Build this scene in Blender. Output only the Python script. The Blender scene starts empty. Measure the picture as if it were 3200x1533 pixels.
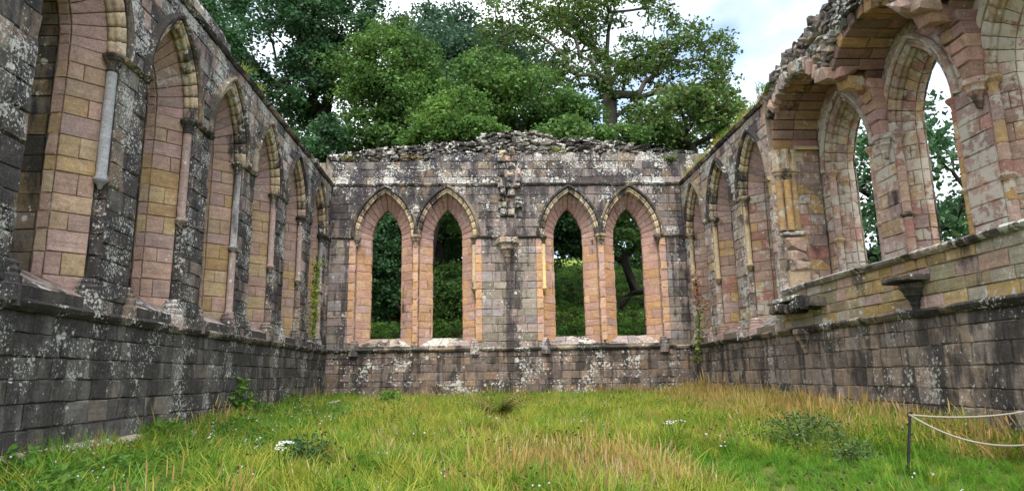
import bpy, bmesh, math, random
import numpy as np
from mathutils import Vector, Matrix, Euler

S = bpy.context.scene
COL = S.collection
rng = np.random.default_rng(7)
random.seed(7)
R = math.radians

# ------------------------------------------------------------------ camera, sky, sun, exposure
F_PX, PITCH, YAW, ROLL = 2059.7, 0.19543, 0.04284, -0.01686
CAM = np.array([6.153, -26.0, 0.0])
W = 14.3
fw = Vector((math.sin(YAW)*math.cos(PITCH), math.cos(YAW)*math.cos(PITCH), math.sin(PITCH)))
rt = Vector((math.cos(YAW), -math.sin(YAW), 0)); up = rt.cross(fw)
r2 = rt*math.cos(ROLL)+up*math.sin(ROLL); u2 = -rt*math.sin(ROLL)+up*math.cos(ROLL)
cam = bpy.data.objects.new('camera', bpy.data.cameras.new('camera'))
M = Matrix.Identity(4)
for i in range(3):
    M[i][0], M[i][1], M[i][2], M[i][3] = r2[i], u2[i], -fw[i], CAM[i]
cam.matrix_world = M
cam.data.sensor_width = 36; cam.data.lens = 36*F_PX/3200
cam.data.clip_start = 0.1; cam.data.clip_end = 2000
COL.objects.link(cam); S.camera = cam

SUN_EL, SUN_AZ = R(54), R(181)          # azimuth clockwise from +y (camera looks to +y)
world = bpy.data.worlds.new('World'); S.world = world; world.use_nodes = True
wt = world.node_tree; wt.nodes.clear()
def wn(t, **k):
    n = wt.nodes.new(t)
    for a, v in k.items(): setattr(n, a, v)
    return n
sky = wn('ShaderNodeTexSky', sky_type='NISHITA', sun_disc=False)
sky.sun_elevation = SUN_EL; sky.sun_rotation = SUN_AZ
tc = wn('ShaderNodeTexCoord'); mp = wn('ShaderNodeMapping'); mp.inputs['Scale'].default_value = (1, 1, 1.8)
mp.inputs['Location'].default_value = (0.43, 0.1, 0.2)
nz = wn('ShaderNodeTexNoise'); nz.inputs['Scale'].default_value = 2.2; nz.inputs['Detail'].default_value = 5
mr = wn('ShaderNodeMapRange'); mr.inputs[1].default_value = .36; mr.inputs[2].default_value = .58
mr.inputs[3].default_value = .05; mr.inputs[4].default_value = .97
mx = wn('ShaderNodeMix', data_type='RGBA'); mx.inputs[7].default_value = (5.7, 5.9, 6.15, 1)
bg = wn('ShaderNodeBackground'); bg.inputs[1].default_value = .1
out = wn('ShaderNodeOutputWorld')
L = wt.links.new
L(tc.outputs['Generated'], mp.inputs[0]); L(mp.outputs[0], nz.inputs['Vector']); L(nz.outputs['Fac'], mr.inputs[0])
L(mr.outputs[0], mx.inputs[0]); L(sky.outputs[0], mx.inputs[6]); L(mx.outputs[2], bg.inputs[0]); L(bg.outputs[0], out.inputs[0])

sd = bpy.data.lights.new('sun', 'SUN'); sd.energy = 1.4; sd.angle = R(35); sd.color = (1, .95, .87)
sun = bpy.data.objects.new('sun', sd); COL.objects.link(sun)
to_sun = Vector((math.sin(SUN_AZ)*math.cos(SUN_EL), math.cos(SUN_AZ)*math.cos(SUN_EL), math.sin(SUN_EL)))
sun.rotation_euler = to_sun.to_track_quat('Z', 'Y').to_euler()
S.view_settings.view_transform = 'Standard'; S.view_settings.look = 'None'
S.view_settings.exposure = 1.8; S.view_settings.gamma = 1; S.view_settings.use_curve_mapping = False
S.render.engine = 'CYCLES'
S.cycles.max_bounces = 6; S.cycles.diffuse_bounces = 3; S.cycles.transparent_max_bounces = 4

# ------------------------------------------------------------------ materials
class NT:
    def __init__(s, name):
        s.m = bpy.data.materials.new(name); s.m.use_nodes = True
        s.t = s.m.node_tree; s.t.nodes.clear()
    def n(s, t, ins=None, **k):
        n = s.t.nodes.new(t)
        for a, v in k.items(): setattr(n, a, v)
        for i, v in (ins or {}).items():
            if hasattr(v, 'is_output'): s.t.links.new(v, n.inputs[i])
            else: n.inputs[i].default_value = v
        return n
    def math(s, op, a, b=0.0, c=None):
        d = {0: a, 1: b}
        if c is not None: d[2] = c
        return s.n('ShaderNodeMath', d, operation=op).outputs[0]
    def noise(s, vec, scale, detail=4, rough=.6):
        return s.n('ShaderNodeTexNoise', {'Vector': vec, 'Scale': scale, 'Detail': detail, 'Roughness': rough}).outputs['Fac']
    def rng(s, v, a, b, c=0., d=1., smooth=False):
        return s.n('ShaderNodeMapRange', {0: v, 1: a, 2: b, 3: c, 4: d}, interpolation_type='SMOOTHSTEP' if smooth else 'LINEAR').outputs[0]
    def mix(s, f, a, b, blend='MIX'):
        return s.n('ShaderNodeMix', {0: f, 6: a, 7: b}, data_type='RGBA', blend_type=blend).outputs[2]
    def scale(s, col, f):
        return s.n('ShaderNodeVectorMath', {0: col, 'Scale': f}, operation='SCALE').outputs[0]
    def vmul(s, v, k):
        return s.n('ShaderNodeVectorMath', {0: v, 1: k}, operation='MULTIPLY').outputs[0]
    def ramp(s, f, cols, interp='CONSTANT'):
        r = s.n('ShaderNodeValToRGB', {0: f}); e = r.color_ramp; e.interpolation = interp
        while len(e.elements) < len(cols): e.elements.new(0.5)
        for i, c in enumerate(cols):
            e.elements[i].position = i/len(cols) if interp == 'CONSTANT' else i/(len(cols)-1)
            e.elements[i].color = (*c, 1)
        return r.outputs[0]
    def rnd(s):
        o = s.n('ShaderNodeObjectInfo').outputs['Random']
        a = s.n('ShaderNodeAttribute', attribute_name='rnd').outputs['Fac']
        return s.math('FRACT', s.math('ADD', o, a))
    def pos(s): return s.n('ShaderNodeNewGeometry').outputs['Position']
    def done(s, col, rough=.9, normal=None, trans=None, spec=.2):
        ins = {'Base Color': col, 'Roughness': rough, 'Specular IOR Level': spec}
        if normal is not None: ins['Normal'] = normal
        b = s.n('ShaderNodeBsdfPrincipled', ins).outputs[0]
        if trans is not None:
            t = s.n('ShaderNodeBsdfTranslucent', {0: col}).outputs[0]
            b = s.n('ShaderNodeMixShader', {0: trans, 1: b, 2: t}).outputs[0]
        s.n('ShaderNodeOutputMaterial', {0: b}); return s.m

def stone_mat(name, pal, crust=.3, ccol=(.03, .028, .027), lichen=.3, lcol=(.5, .49, .45), lscale=9, streak=.2, val=(.75, 1.2),
              smear=0., moss=0., crust_pow=.92, bump=.6, zp=None):
    k = NT(name); P = k.pos(); r = k.rnd()
    r1 = k.n('ShaderNodeTexWhiteNoise', {'W': k.math('MULTIPLY', r, 37.7)}, noise_dimensions='1D').outputs['Value']
    r2_ = k.n('ShaderNodeTexWhiteNoise', {'W': k.math('MULTIPLY', r, 91.3)}, noise_dimensions='1D').outputs['Value']
    col = k.ramp(r, pal)
    col = k.scale(col, k.rng(r1, 0, 1, *val))
    n_mid = k.noise(P, 3.2, 5)
    alt = k.ramp(k.math('FRACT', k.math('ADD', r, .37)), pal)
    col = k.mix(k.rng(n_mid, .5, .72, 0, .55), col, alt)
    if zp:
        zz = k.n('ShaderNodeSeparateXYZ', {0: P}).outputs[2]
        col = k.mix(k.rng(zz, zp[0], zp[1], 0, .7), col, (*zp[2], 1))
    n_f = k.noise(P, 34, 4, .7)
    col = k.scale(col, k.rng(n_f, .25, .75, .66, 1.3))
    col = k.scale(col, k.rng(k.noise(P, 8, 5, .7), .3, .7, .8, 1.2))
    bed = k.noise(k.n('ShaderNodeVectorMath', {0: k.vmul(P, (1.3, 1.3, 17)), 1: k.scale(k.n('ShaderNodeCombineXYZ', {2: r}).outputs[0], 40.)}, operation='ADD').outputs[0], 1, 6, .65)
    col = k.scale(col, k.rng(bed, .3, .7, .8, 1.18))
    pv = k.vmul(P, (1, 1, .32))
    # dark crust with its own ragged outline
    nc = k.noise(pv, 1.15, 9, .68)
    nc = k.math('ADD', nc, k.math('MULTIPLY', k.math('SUBTRACT', r2_, .5), .13))
    th = .5+(.5-crust)*.42
    fc = k.rng(nc, th-.06, th+.07, 0, crust_pow, True)
    cc = k.scale(k.n('ShaderNodeRGB').outputs[0], 1.) if False else k.mix(k.rng(n_f, .3, .7), (*[c*.55 for c in ccol], 1), (*[c*1.7 for c in ccol], 1))
    col = k.mix(fc, col, cc)
    if streak > 0:
        ns = k.noise(k.vmul(P, (2.6, 2.6, .14)), 1, 5, .62)
        ns = k.math('ADD', ns, k.math('MULTIPLY', k.math('SUBTRACT', n_mid, .5), .35))
        zs_ = k.n('ShaderNodeSeparateXYZ', {0: P}).outputs[2]
        for zl in (1.0, 5.4, 7.66):
            q = k.math('SUBTRACT', zl, zs_)
            q = k.math('MULTIPLY', k.rng(q, 0, 1.3, 1, 0), k.math('GREATER_THAN', q, -.02))
            ns = k.math('ADD', ns, k.math('MULTIPLY', q, .075))
        t2 = .515+(.5-streak)*.36
        col = k.mix(k.rng(ns, t2, t2+.1, 0, .8, True), col, cc)
    if smear > 0:
        nm = k.math('ADD', k.noise(P, 4.5, 6, .7), k.math('MULTIPLY', k.math('SUBTRACT', k.noise(P, .7, 2), .5), .7))
        t3 = .5+(.5-smear)*.36
        col = k.mix(k.rng(nm, t3, t3+.05, 0, .75, True), col, (.52, .49, .42, 1))
    if lichen > 0:
        low = k.noise(P, 1.1, 3)
        nl = k.noise(P, lscale, 3.5, .62)
        nl = k.math('ADD', nl, k.math('MULTIPLY', k.math('SUBTRACT', low, .5), .8))
        nl = k.math('ADD', nl, k.math('MULTIPLY', k.math('SUBTRACT', r1, .5), .08))
        ng = k.noise(k.vmul(P, (1, 1, .55)), lscale*.62, 5, .7)
        col = k.mix(k.rng(k.math('ADD', ng, k.math('MULTIPLY', k.math('SUBTRACT', low, .5), .4)), .58-.2*lichen, .74, 0, min(.62, lichen*2), True), col, (*[c*.48 for c in lcol], 1))
        warp = k.n('ShaderNodeVectorMath', {0: P, 1: k.scale(k.n('ShaderNodeTexNoise', {'Vector': P, 'Scale': lscale*1.3, 'Detail': 3}).outputs['Color'], .5/lscale)}, operation='ADD').outputs[0]
        def colony(sc, k_, amt):
            v = k.n('ShaderNodeTexVoronoi', {'Vector': warp, 'Scale': sc})
            cr = k.n('ShaderNodeSeparateColor', {0: v.outputs['Color']}).outputs[0]
            rad = k.math('MULTIPLY', k.math('MULTIPLY', k.math('POWER', cr, k_), amt), k.rng(low, .4-.15*lichen, .68-.15*lichen, .12, 1.))
            dd = k.math('SUBTRACT', rad, v.outputs['Distance'])
            return k.rng(dd, 0, .09, 0, .88, True)
        t4 = .545+(.5-lichen)*.4
        lc = k.mix(k.rng(n_f, .3, .7), (*[c*.7 for c in lcol], 1), (*[min(.8, c*1.35) for c in lcol], 1))
        col = k.mix(k.rng(nl, t4, t4+.045, 0, .85, True), col, lc)
        col = k.mix(colony(lscale*.45, 2.2, .2+1.2*lichen), col, lc)
        col = k.mix(colony(lscale*1.25, 2., .15+1.25*lichen), col, lc)
    if moss > 0:
        no = k.noise(P, 5, 5)
        t5 = .5+(.5-moss)*.4
        col = k.mix(k.rng(no, t5, t5+.06, 0, .8, True), col, (.13, .13, .03, 1))
    col = k.n('ShaderNodeHueSaturation', {'Saturation': 1.14, 'Color': col}).outputs[0]
    h = k.math('ADD', k.math('MULTIPLY', k.noise(P, 14, 6, .7), 1.), k.math('MULTIPLY', bed, .35))
    nrm = k.n('ShaderNodeBump', {'Strength': bump, 'Distance': .03, 'Height': h}).outputs[0]
    return k.done(col, .93, nrm, spec=.15)

PINK, ORNG, BUFF, MAUV, GREY = (.41, .29, .235), (.43, .29, .15), (.43, .33, .21), (.37, .275, .245), (.3, .265, .22)
CREAM = (.5, .4, .26); RED = (.36, .17, .13); BROWN = (.2, .155, .115); DGREY = (.13, .12, .11)
MT = {}
MT['left_low'] = stone_mat('black_lichened_stone', [DGREY, (.21, .18, .15), (.19, .18, .165), (.15, .14, .13), (.12, .11, .1)], crust=.56, lichen=.28, lscale=18, streak=.34, ccol=(.048, .044, .042))
MT['left_face'] = stone_mat('blackened_pier_stone', [(.2, .18, .16), BROWN, (.26, .21, .17), DGREY, MAUV], crust=.60, lichen=.36, lscale=22, streak=.3, ccol=(.04, .037, .038))
MT['left_span'] = stone_mat('blackened_spandrel_stone', [(.24, .22, .2), BROWN, (.3, .25, .2), DGREY, MAUV], crust=.54, lichen=.46, lscale=20, streak=.25, ccol=(.04, .037, .038))
MT['jamb'] = stone_mat('pink_and_orange_ashlar', [PINK, BUFF, (.43, .305, .18), MAUV, (.43, .315, .23), PINK, (.43, .31, .19), (.41, .32, .23), PINK, (.4, .29, .25)], crust=.08, lichen=.06, streak=.05, val=(.92, 1.2), zp=(4.2, 5.6, (.42, .295, .26)))
MT['arch'] = stone_mat('pink_arch_ashlar', [PINK, (.41, .285, .26), MAUV, (.42, .3, .265), PINK], crust=.1, lichen=.13, streak=.08, val=(.88, 1.12))
MT['outer_pale'] = stone_mat('grey_outer_ashlar', [(.3, .26, .22), (.26, .22, .19), (.34, .28, .24)], crust=.3, lichen=.2)
MT['outer'] = stone_mat('brown_outer_ashlar', [BROWN, (.22, .165, .1), (.17, .14, .11), (.2, .145, .09)], crust=.42, lichen=.1)
MT['mould'] = stone_mat('weathered_moulding', [CREAM, (.44, .35, .25), (.42, .32, .25), (.46, .37, .26)], crust=.4, lichen=.3, streak=.25, val=(.9, 1.1))
MT['mould_dark'] = stone_mat('blackened_moulding', [(.24, .2, .16), BROWN, (.3, .25, .18)], crust=.62, lichen=.27, streak=.2, lscale=14)
MT['shaft'] = stone_mat('grey_shaft_stone', [(.3, .27, .24), (.36, .28, .22), (.33, .25, .22), (.27, .26, .25)], crust=.3, lichen=.25, streak=.2, bump=.2)
MT['shaft_clean'] = stone_mat('pale_shaft_stone', [(.25, .25, .25)], crust=.05, lichen=.05, streak=0, bump=.15)
MT['shaft_buff'] = stone_mat('buff_shaft_stone', [CREAM, (.5, .38, .2), CREAM], crust=.22, lichen=.12, streak=.1, bump=.2)
MT['sill'] = stone_mat('lichened_sill', [(.3, .26, .25), MAUV, (.36, .3, .25)], crust=.42, lichen=.42, lscale=8, moss=.25)
MT['back_low'] = stone_mat('brown_grey_wall_stone', [(.2, .155, .125), (.17, .14, .12), (.24, .175, .13), (.15, .12, .105), (.2, .16, .14)], crust=.40, lichen=.3, lscale=9, streak=.45, ccol=(.04, .034, .032))
MT['back_face'] = stone_mat('streaked_wall_stone', [GREY, (.26, .22, .2), (.3, .24, .21), (.24, .21, .17), (.28, .25, .24)], crust=.34, lichen=.2, streak=.48, ccol=(.045, .04, .04))
MT['back_span'] = stone_mat('dark_upper_wall_stone', [(.22, .19, .17), BROWN, (.25, .2, .18), (.19, .17, .16)], crust=.48, lichen=.3, lscale=14, streak=.45, ccol=(.04, .036, .038))
MT['back_top'] = stone_mat('lichened_upper_wall_stone', [(.22, .2, .18), BROWN, DGREY, (.26, .22, .2)], crust=.58, lichen=.4, lscale=14, streak=.36, ccol=(.04, .036, .04))
MT['jamb_back'] = stone_mat('salmon_ashlar', [(.5, .32, .22), (.49, .31, .19), (.47, .32, .265), (.52, .36, .25), (.48, .31, .24), (.51, .325, .2), (.47, .31, .26), (.44, .32, .28)], crust=.1, lichen=.1, streak=.12, val=(.9, 1.15), zp=(4.6, 5.8, (.45, .31, .275)))
MT['arch_back'] = stone_mat('salmon_arch_ashlar', [(.45, .3, .26), (.42, .28, .25), (.47, .32, .27)], crust=.14, lichen=.2, streak=.08, val=(.9, 1.1))
MT['springer'] = stone_mat('mauve_springer_stone', [(.36, .23, .2), (.33, .22, .21), (.38, .25, .2)], crust=.14, lichen=.12, streak=0)
MT['mould_red'] = stone_mat('limewashed_moulding', [PINK, (.4, .3, .22), MAUV], crust=.14, lichen=.1, smear=.42, streak=.08)
MT['rubble'] = stone_mat('lichened_rubble', [(.19, .17, .15), (.23, .205, .18), (.15, .135, .12), (.26, .23, .19)], crust=.6, lichen=.42, lscale=9, streak=0, moss=.12)
MT['rubble_r'] = stone_mat('grey_rubble', [(.22, .2, .17), (.18, .165, .15), (.26, .23, .195), (.2, .165, .16), (.29, .23, .18)], crust=.4, lichen=.34, lscale=7, streak=0)
MT['right_low'] = stone_mat('stained_lower_stone', [(.25, .2, .165), (.3, .235, .185), (.22, .185, .16), (.29, .24, .21), (.33, .255, .2)], crust=.43, lichen=.22, lscale=10, streak=.46, ccol=(.05, .044, .042))
MT['right_par'] = stone_mat('ochre_parapet_stone', [BUFF, (.36, .28, .19), (.42, .3, .16), MAUV, (.34, .3, .24), (.4, .3, .17), PINK, (.33, .29, .2)], crust=.22, lichen=.26, lscale=8, streak=.2)
MT['right_face'] = stone_mat('pale_lichened_stone', [(.38, .32, .27), PINK, (.36, .3, .25), MAUV, BUFF], crust=.36, lichen=.42, lscale=8, streak=.2, ccol=(.07, .06, .06))
MT['right_jamb'] = stone_mat('limewashed_red_ashlar', [PINK, MAUV, (.42, .29, .17), (.38, .215, .175), PINK, (.4, .28, .21), MAUV, ORNG, (.39, .29, .24)], crust=.1, lichen=.12, smear=.36, streak=.08, val=(.85, 1.2))
MT['right_lime'] = stone_mat('limewashed_pier_stone', [PINK, MAUV, (.36, .22, .19), PINK, (.42, .3, .2)], crust=.08, lichen=.1, smear=.56, streak=.05)
MT['soffit'] = stone_mat('brown_vault_stone', [(.3, .2, .155), (.27, .19, .16), (.33, .23, .16), (.29, .185, .16), (.34, .22, .13)], crust=.2, lichen=.05, streak=0)
MT['bracket'] = stone_mat('sooty_bracket_stone', [(.12, .105, .09), (.16, .14, .115)], crust=.62, lichen=.14, lscale=14, streak=.2, ccol=(.03, .028, .026))
MT['mortar_d'] = stone_mat('dark_mortar', [(.075, .068, .06)], crust=.3, lichen=.2, streak=.2)
MT['mortar_b'] = stone_mat('pale_mortar', [(.3, .26, .21)], crust=.38, lichen=.3, streak=.4)
MT['mortar_r'] = stone_mat('buff_mortar', [(.26, .21, .16)], crust=.32, lichen=.2, streak=.2)
MT['core'] = stone_mat('rubble_core', [(.13, .115, .1)], crust=.4, lichen=.3, streak=0)

def leaf_mat(name, cols, trans=.35):
    k = NT(name); g = k.n('ShaderNodeNewGeometry'); r = g.outputs['Random Per Island']
    col = k.ramp(r, cols, 'LINEAR')
    col = k.scale(col, k.rng(k.noise(g.outputs['Position'], .6, 4), .3, .7, .55, 1.4))
    yl = k.n('ShaderNodeHueSaturation', {'Hue': .48, 'Saturation': 1.05, 'Value': 1.3, 'Color': col}).outputs[0]
    col = k.mix(k.rng(k.noise(g.outputs['Position'], .28, 3), .46, .62, 0, .6), col, yl)
    return k.done(col, .55, None, trans, .25)
MT['leaf_dark'] = leaf_mat('dark_green_leaves', [(.032, .088, .034), (.055, .13, .045), (.042, .105, .05)])
MT['leaf_mid'] = leaf_mat('mid_green_leaves', [(.062, .135, .032), (.10, .195, .042), (.075, .155, .045)])
MT['leaf_grey'] = leaf_mat('bluish_green_leaves', [(.045, .10, .06), (.065, .125, .07), (.05, .11, .055)])
MT['leaf_light'] = leaf_mat('light_green_leaves', [(.09, .19, .03), (.15, .27, .04), (.11, .21, .045)], .4)
MT['leaf_young'] = leaf_mat('fresh_green_leaves', [(.075, .16, .034), (.12, .225, .042), (.09, .185, .045)], .4)
MT['leaf_syc'] = leaf_mat('sycamore_leaves', [(.06, .125, .03), (.095, .18, .038), (.08, .145, .04), (.14, .16, .035)], .35)
MT['herb_dark'] = leaf_mat('dull_green_herb_leaves', [(.06, .115, .035), (.09, .16, .045), (.13, .14, .06)], .25)
MT['leaf_ivy'] = leaf_mat('yellow_green_ivy_leaves', [(.16, .22, .03), (.24, .30, .04), (.1, .17, .03)], .3)
MT['leaf_red'] = leaf_mat('withered_creeper_leaves', [(.22, .09, .05), (.3, .17, .1), (.15, .08, .05)], .2)
MT['dead_fern'] = leaf_mat('withered_fronds', [(.22, .14, .05), (.28, .2, .07), (.15, .11, .04)], .25)
MT['fern'] = leaf_mat('fern_fronds', [(.06, .15, .03), (.13, .22, .04), (.2, .2, .05)], .35)
def bark(name, c):
    k = NT(name); P = k.pos(); n = k.noise(k.vmul(P, (5, 5, .9)), 1, 6, .7)
    col = k.mix(n, (*[x*.5 for x in c], 1), (*[x*1.5 for x in c], 1))
    nm = k.n('ShaderNodeBump', {'Strength': .7, 'Distance': .05, 'Height': n}).outputs[0]
    return k.done(col, .95, nm)
MT['bark'] = bark('dark_bark', (.03, .026, .02)); MT['bark_grey'] = bark('grey_bark', (.09, .08, .062))

def grass_mat(name, cols, trans=.35, tip=None):
    k = NT(name); P = k.pos()
    o = k.n('ShaderNodeObjectInfo').outputs['Random']
    isl = k.n('ShaderNodeNewGeometry').outputs['Random Per Island']
    r = k.math('FRACT', k.math('ADD', k.math('MULTIPLY', o, .6), k.math('MULTIPLY', isl, .5)))
    col = k.ramp(r, cols, 'LINEAR')
    n = k.noise(P, .45, 4)
    col = k.mix(k.rng(n, .45, .65, 0, .5), col, (*cols[-1], 1))
    if tip:
        h = k.n('ShaderNodeAttribute', attribute_name='tip').outputs['Fac']
        col = k.mix(k.rng(h, .55, 1., 0, .8), col, (*tip, 1))
    return k.done(col, .6, None, trans, .2)
MT['g_lime'] = grass_mat('lime_meadow_grass', [(.19, .28, .025), (.28, .34, .035), (.36, .36, .05), (.25, .33, .03)], .45, (.44, .42, .08))
MT['g_green'] = grass_mat('green_meadow_grass', [(.07, .19, .02), (.12, .27, .025), (.16, .28, .03)], .42)
MT['g_bank'] = grass_mat('shade_toned_bank_grass', [(.022, .034, .01), (.036, .045, .014), (.055, .05, .018)], .25)  # blades coloured darker to carry the shade under the trees
MT['g_deep'] = grass_mat('deep_green_herbs', [(.055, .14, .025), (.08, .19, .03), (.12, .22, .035)], .4)
MT['g_dry'] = grass_mat('dry_straw_grass', [(.40, .25, .06), (.48, .32, .10), (.36, .24, .08), (.5, .38, .15)], .35)
MT['g_pale'] = grass_mat('pale_seed_heads', [(.5, .4, .22), (.55, .46, .3), (.42, .3, .16)], .25)
MT['g_brown'] = grass_mat('dark_seed_heads', [(.035, .022, .018), (.06, .035, .025)], 0)
MT['petal'] = grass_mat('white_petals', [(.62, .6, .66), (.7, .7, .7), (.5, .42, .62)], .2)
MT['umbel'] = grass_mat('white_umbels', [(.72, .72, .66), (.78, .78, .74)], .2)

def ground_mat(name, a, b, c):
    k = NT(name); P = k.pos(); n = k.noise(P, .5, 6); n2 = k.noise(P, 9, 5)
    col = k.mix(k.rng(n, .4, .62), (*a, 1), (*b, 1)); col = k.mix(k.rng(n2, .5, .7), col, (*c, 1))
    return k.done(col, .95)
MT['soil'] = ground_mat('turf', (.07, .1, .02), (.12, .13, .03), (.1, .08, .04))
MT['bank'] = ground_mat('shaded_bank_turf', (.045, .06, .018), (.06, .06, .02), (.03, .035, .015))  # tree shade on the bank is put into the turf colour
MT['field'] = ground_mat('sunlit_field', (.2, .26, .03), (.26, .3, .05), (.16, .22, .03))  # sunlight on the far field is put into its colour
MT['hill'] = ground_mat('hillside_turf', (.05, .085, .02), (.085, .11, .025), (.035, .06, .018))
k = NT('black_iron'); MT['iron'] = k.done((.02, .02, .022, 1), .55)
k = NT('pale_rope'); w_ = k.n('ShaderNodeTexWave', {'Vector': k.n('ShaderNodeTexCoord').outputs['Object'], 'Scale': 60, 'Distortion': 1}).outputs['Fac']
MT['rope'] = k.done(k.mix(w_, (.22, .2, .16, 1), (.36, .33, .27, 1)), .9)

# ------------------------------------------------------------------ mesh helpers
def mesh(name, V, Fs, rnd=None, smooth=False, tip=None):
    me = bpy.data.meshes.new(name)
    V = np.asarray(V, float)
    me.from_pydata([tuple(v) for v in V], [], [tuple(f) for f in Fs])
    if rnd is not None:
        a = me.attributes.new('rnd', 'FLOAT', 'FACE'); a.data.foreach_set('value', np.asarray(rnd, 'f'))
    if tip is not None:
        a = me.attributes.new('tip', 'FLOAT', 'POINT'); a.data.foreach_set('value', np.asarray(tip, 'f'))
    if smooth: me.polygons.foreach_set('use_smooth', [True]*len(me.polygons))
    return me
def fast_mesh(name, V, quads, smooth=False):
    me = bpy.data.meshes.new(name); n = len(quads); q = quads.shape[1]
    me.vertices.add(len(V)); me.vertices.foreach_set('co', np.ascontiguousarray(V, 'f').ravel())
    me.loops.add(n*q); me.loops.foreach_set('vertex_index', np.ascontiguousarray(quads, 'i').ravel())
    me.polygons.add(n); me.polygons.foreach_set('loop_start', np.arange(0, n*q, q, dtype='i'))
    me.update(calc_edges=True)
    if smooth: me.polygons.foreach_set('use_smooth', np.ones(n, bool))
    return me
def add(name, me, mat, parent=None, loc=None, kind=None, label=None):
    o = bpy.data.objects.new(name, me); COL.objects.link(o)
    if mat is not None:
        m = MT[mat]
        if len(me.materials) == 0: me.materials.append(m)
        if me.materials[0] != m:
            o.material_slots[0].link = 'OBJECT'; o.material_slots[0].material = m
    if parent is not None: o.parent = parent
    if loc is not None: o.location = loc
    if kind: o['kind'] = kind
    if label: o['label'] = label
    return o
def thing(name, label, cat, loc=(0, 0, 0), rz=0, group=None):
    o = bpy.data.objects.new(name, None); COL.objects.link(o)
    o.empty_display_size = .2
    o.location = loc; o.rotation_euler = (0, 0, rz); o['label'] = label; o['category'] = cat; o['kind'] = 'thing'
    if group: o['group'] = group
    return o
def tag(o, label, cat, group=None, kind='thing'):
    o['label'] = label; o['category'] = cat; o['kind'] = kind
    if group: o['group'] = group
    return o
class Acc:
    def __init__(s): s.V = []; s.F = []; s.r = []; s.n = 0
    def add(s, V, Fs, r=None):
        s.V.append(np.asarray(V, float)); s.F += [tuple(i+s.n for i in f) for f in Fs]
        s.r += [rng.random() if r is None else r]*len(Fs); s.n += len(V)
    def build(s, name, mat, parent=None, loc=None, smooth=False, kind=None, label=None):
        if not s.n: return None
        return add(name, mesh(name, np.concatenate(s.V), s.F, s.r, smooth), mat, parent, loc, kind, label)
    def me(s, name, smooth=False): return mesh(name, np.concatenate(s.V), s.F, s.r, smooth)

def hexa(c, inw, depth=.12, gap=.005, ch=.013, jit=.015, out=.014):
    """a dressed block: four front corners, chamfered and slightly uneven, running back along inw"""
    c = np.asarray(c, float); inw = np.asarray(inw, float); n = 4
    def shrink(g):
        q = []
        for i in range(4):
            a = c[(i+1) % 4]-c[i]; b = c[(i-1) % 4]-c[i]
            la, lb = np.linalg.norm(a)+1e-6, np.linalg.norm(b)+1e-6
            q.append(c[i]+a/la*min(g, la*.4)+b/lb*min(g, lb*.4))
        return np.array(q)
    ring = shrink(gap)+inw*ch+rng.uniform(-jit, jit, (4, 3))*.6
    fr = shrink(gap+ch)-inw*rng.uniform(-out*.3, out, (4, 1))+rng.uniform(-jit, jit, (4, 3))
    ctr = fr.mean(0)-inw*rng.uniform(-.004, out)
    back = shrink(gap)+inw*depth
    V = np.vstack([fr, ring, back, ctr[None]])
    Fs = [(i, (i+1) % 4, 12) for i in range(4)]
    Fs += [(i, 4+i, 4+(i+1) % 4, (i+1) % 4) for i in range(4)]
    Fs += [(4+i, 8+i, 8+(i+1) % 4, 4+(i+1) % 4) for i in range(4)]
    return V, Fs
def box(a, b):
    (x0, y0, z0), (x1, y1, z1) = a, b
    V = [(x0, y0, z0), (x1, y0, z0), (x1, y1, z0), (x0, y1, z0), (x0, y0, z1), (x1, y0, z1), (x1, y1, z1), (x0, y1, z1)]
    return V, [(0, 3, 2, 1), (4, 5, 6, 7), (0, 1, 5, 4), (1, 2, 6, 5), (2, 3, 7, 6), (3, 0, 4, 7)]
def lathe(prof, n=12, c=(0, 0), a0=0, a1=2*math.pi):
    full = abs(a1-a0-2*math.pi) < 1e-6; m = n if full else n+1
    V = []; Fs = []
    for r, z in prof:
        for i in range(m):
            a = a0+(a1-a0)*i/n; V.append((c[0]+r*math.cos(a), c[1]+r*math.sin(a), z))
    for j in range(len(prof)-1):
        for i in range(n):
            k_ = (i+1) % m; Fs.append((j*m+i, j*m+k_, (j+1)*m+k_, (j+1)*m+i))
    return V, Fs
def tube(pts, rad, n=6):
    pts = np.asarray(pts, float); rad = np.broadcast_to(np.asarray(rad, float), (len(pts),))
    V = []; Fs = []
    for i, p in enumerate(pts):
        t = pts[min(i+1, len(pts)-1)]-pts[max(i-1, 0)]; t /= np.linalg.norm(t)+1e-9
        a = np.cross(t, (0, 0, 1) if abs(t[2]) < .9 else (1, 0, 0)); a /= np.linalg.norm(a); b = np.cross(t, a)
        for j in range(n):
            th = 2*math.pi*j/n; V.append(p+rad[i]*(math.cos(th)*a+math.sin(th)*b))
    for i in range(len(pts)-1):
        for j in range(n):
            k_ = (j+1) % n; Fs.append((i*n+j, i*n+k_, (i+1)*n+k_, (i+1)*n+j))
    Fs.append(tuple(range(n-1, -1, -1))); Fs.append(tuple(range((len(pts)-1)*n, len(pts)*n)))
    return V, Fs
def hull(npts, sx, sy, sz, seed):
    r = np.random.default_rng(seed); p = r.normal(size=(npts, 3)); p /= np.linalg.norm(p, axis=1)[:, None]
    p = np.sign(p)*np.abs(p)**.42*np.array([sx, sy, sz])*r.uniform(.85, 1.05, (npts, 1))
    bm = bmesh.new(); vs = [bm.verts.new(q) for q in p]; bmesh.ops.convex_hull(bm, input=vs)
    bmesh.ops.delete(bm, geom=[v for v in bm.verts if not v.link_faces], context='VERTS')
    bm.verts.index_update()
    V = [tuple(v.co) for v in bm.verts]; Fs = [tuple(v.index for v in f.verts) for f in bm.faces]; bm.free()
    return V, Fs
UNIT = {}
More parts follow.
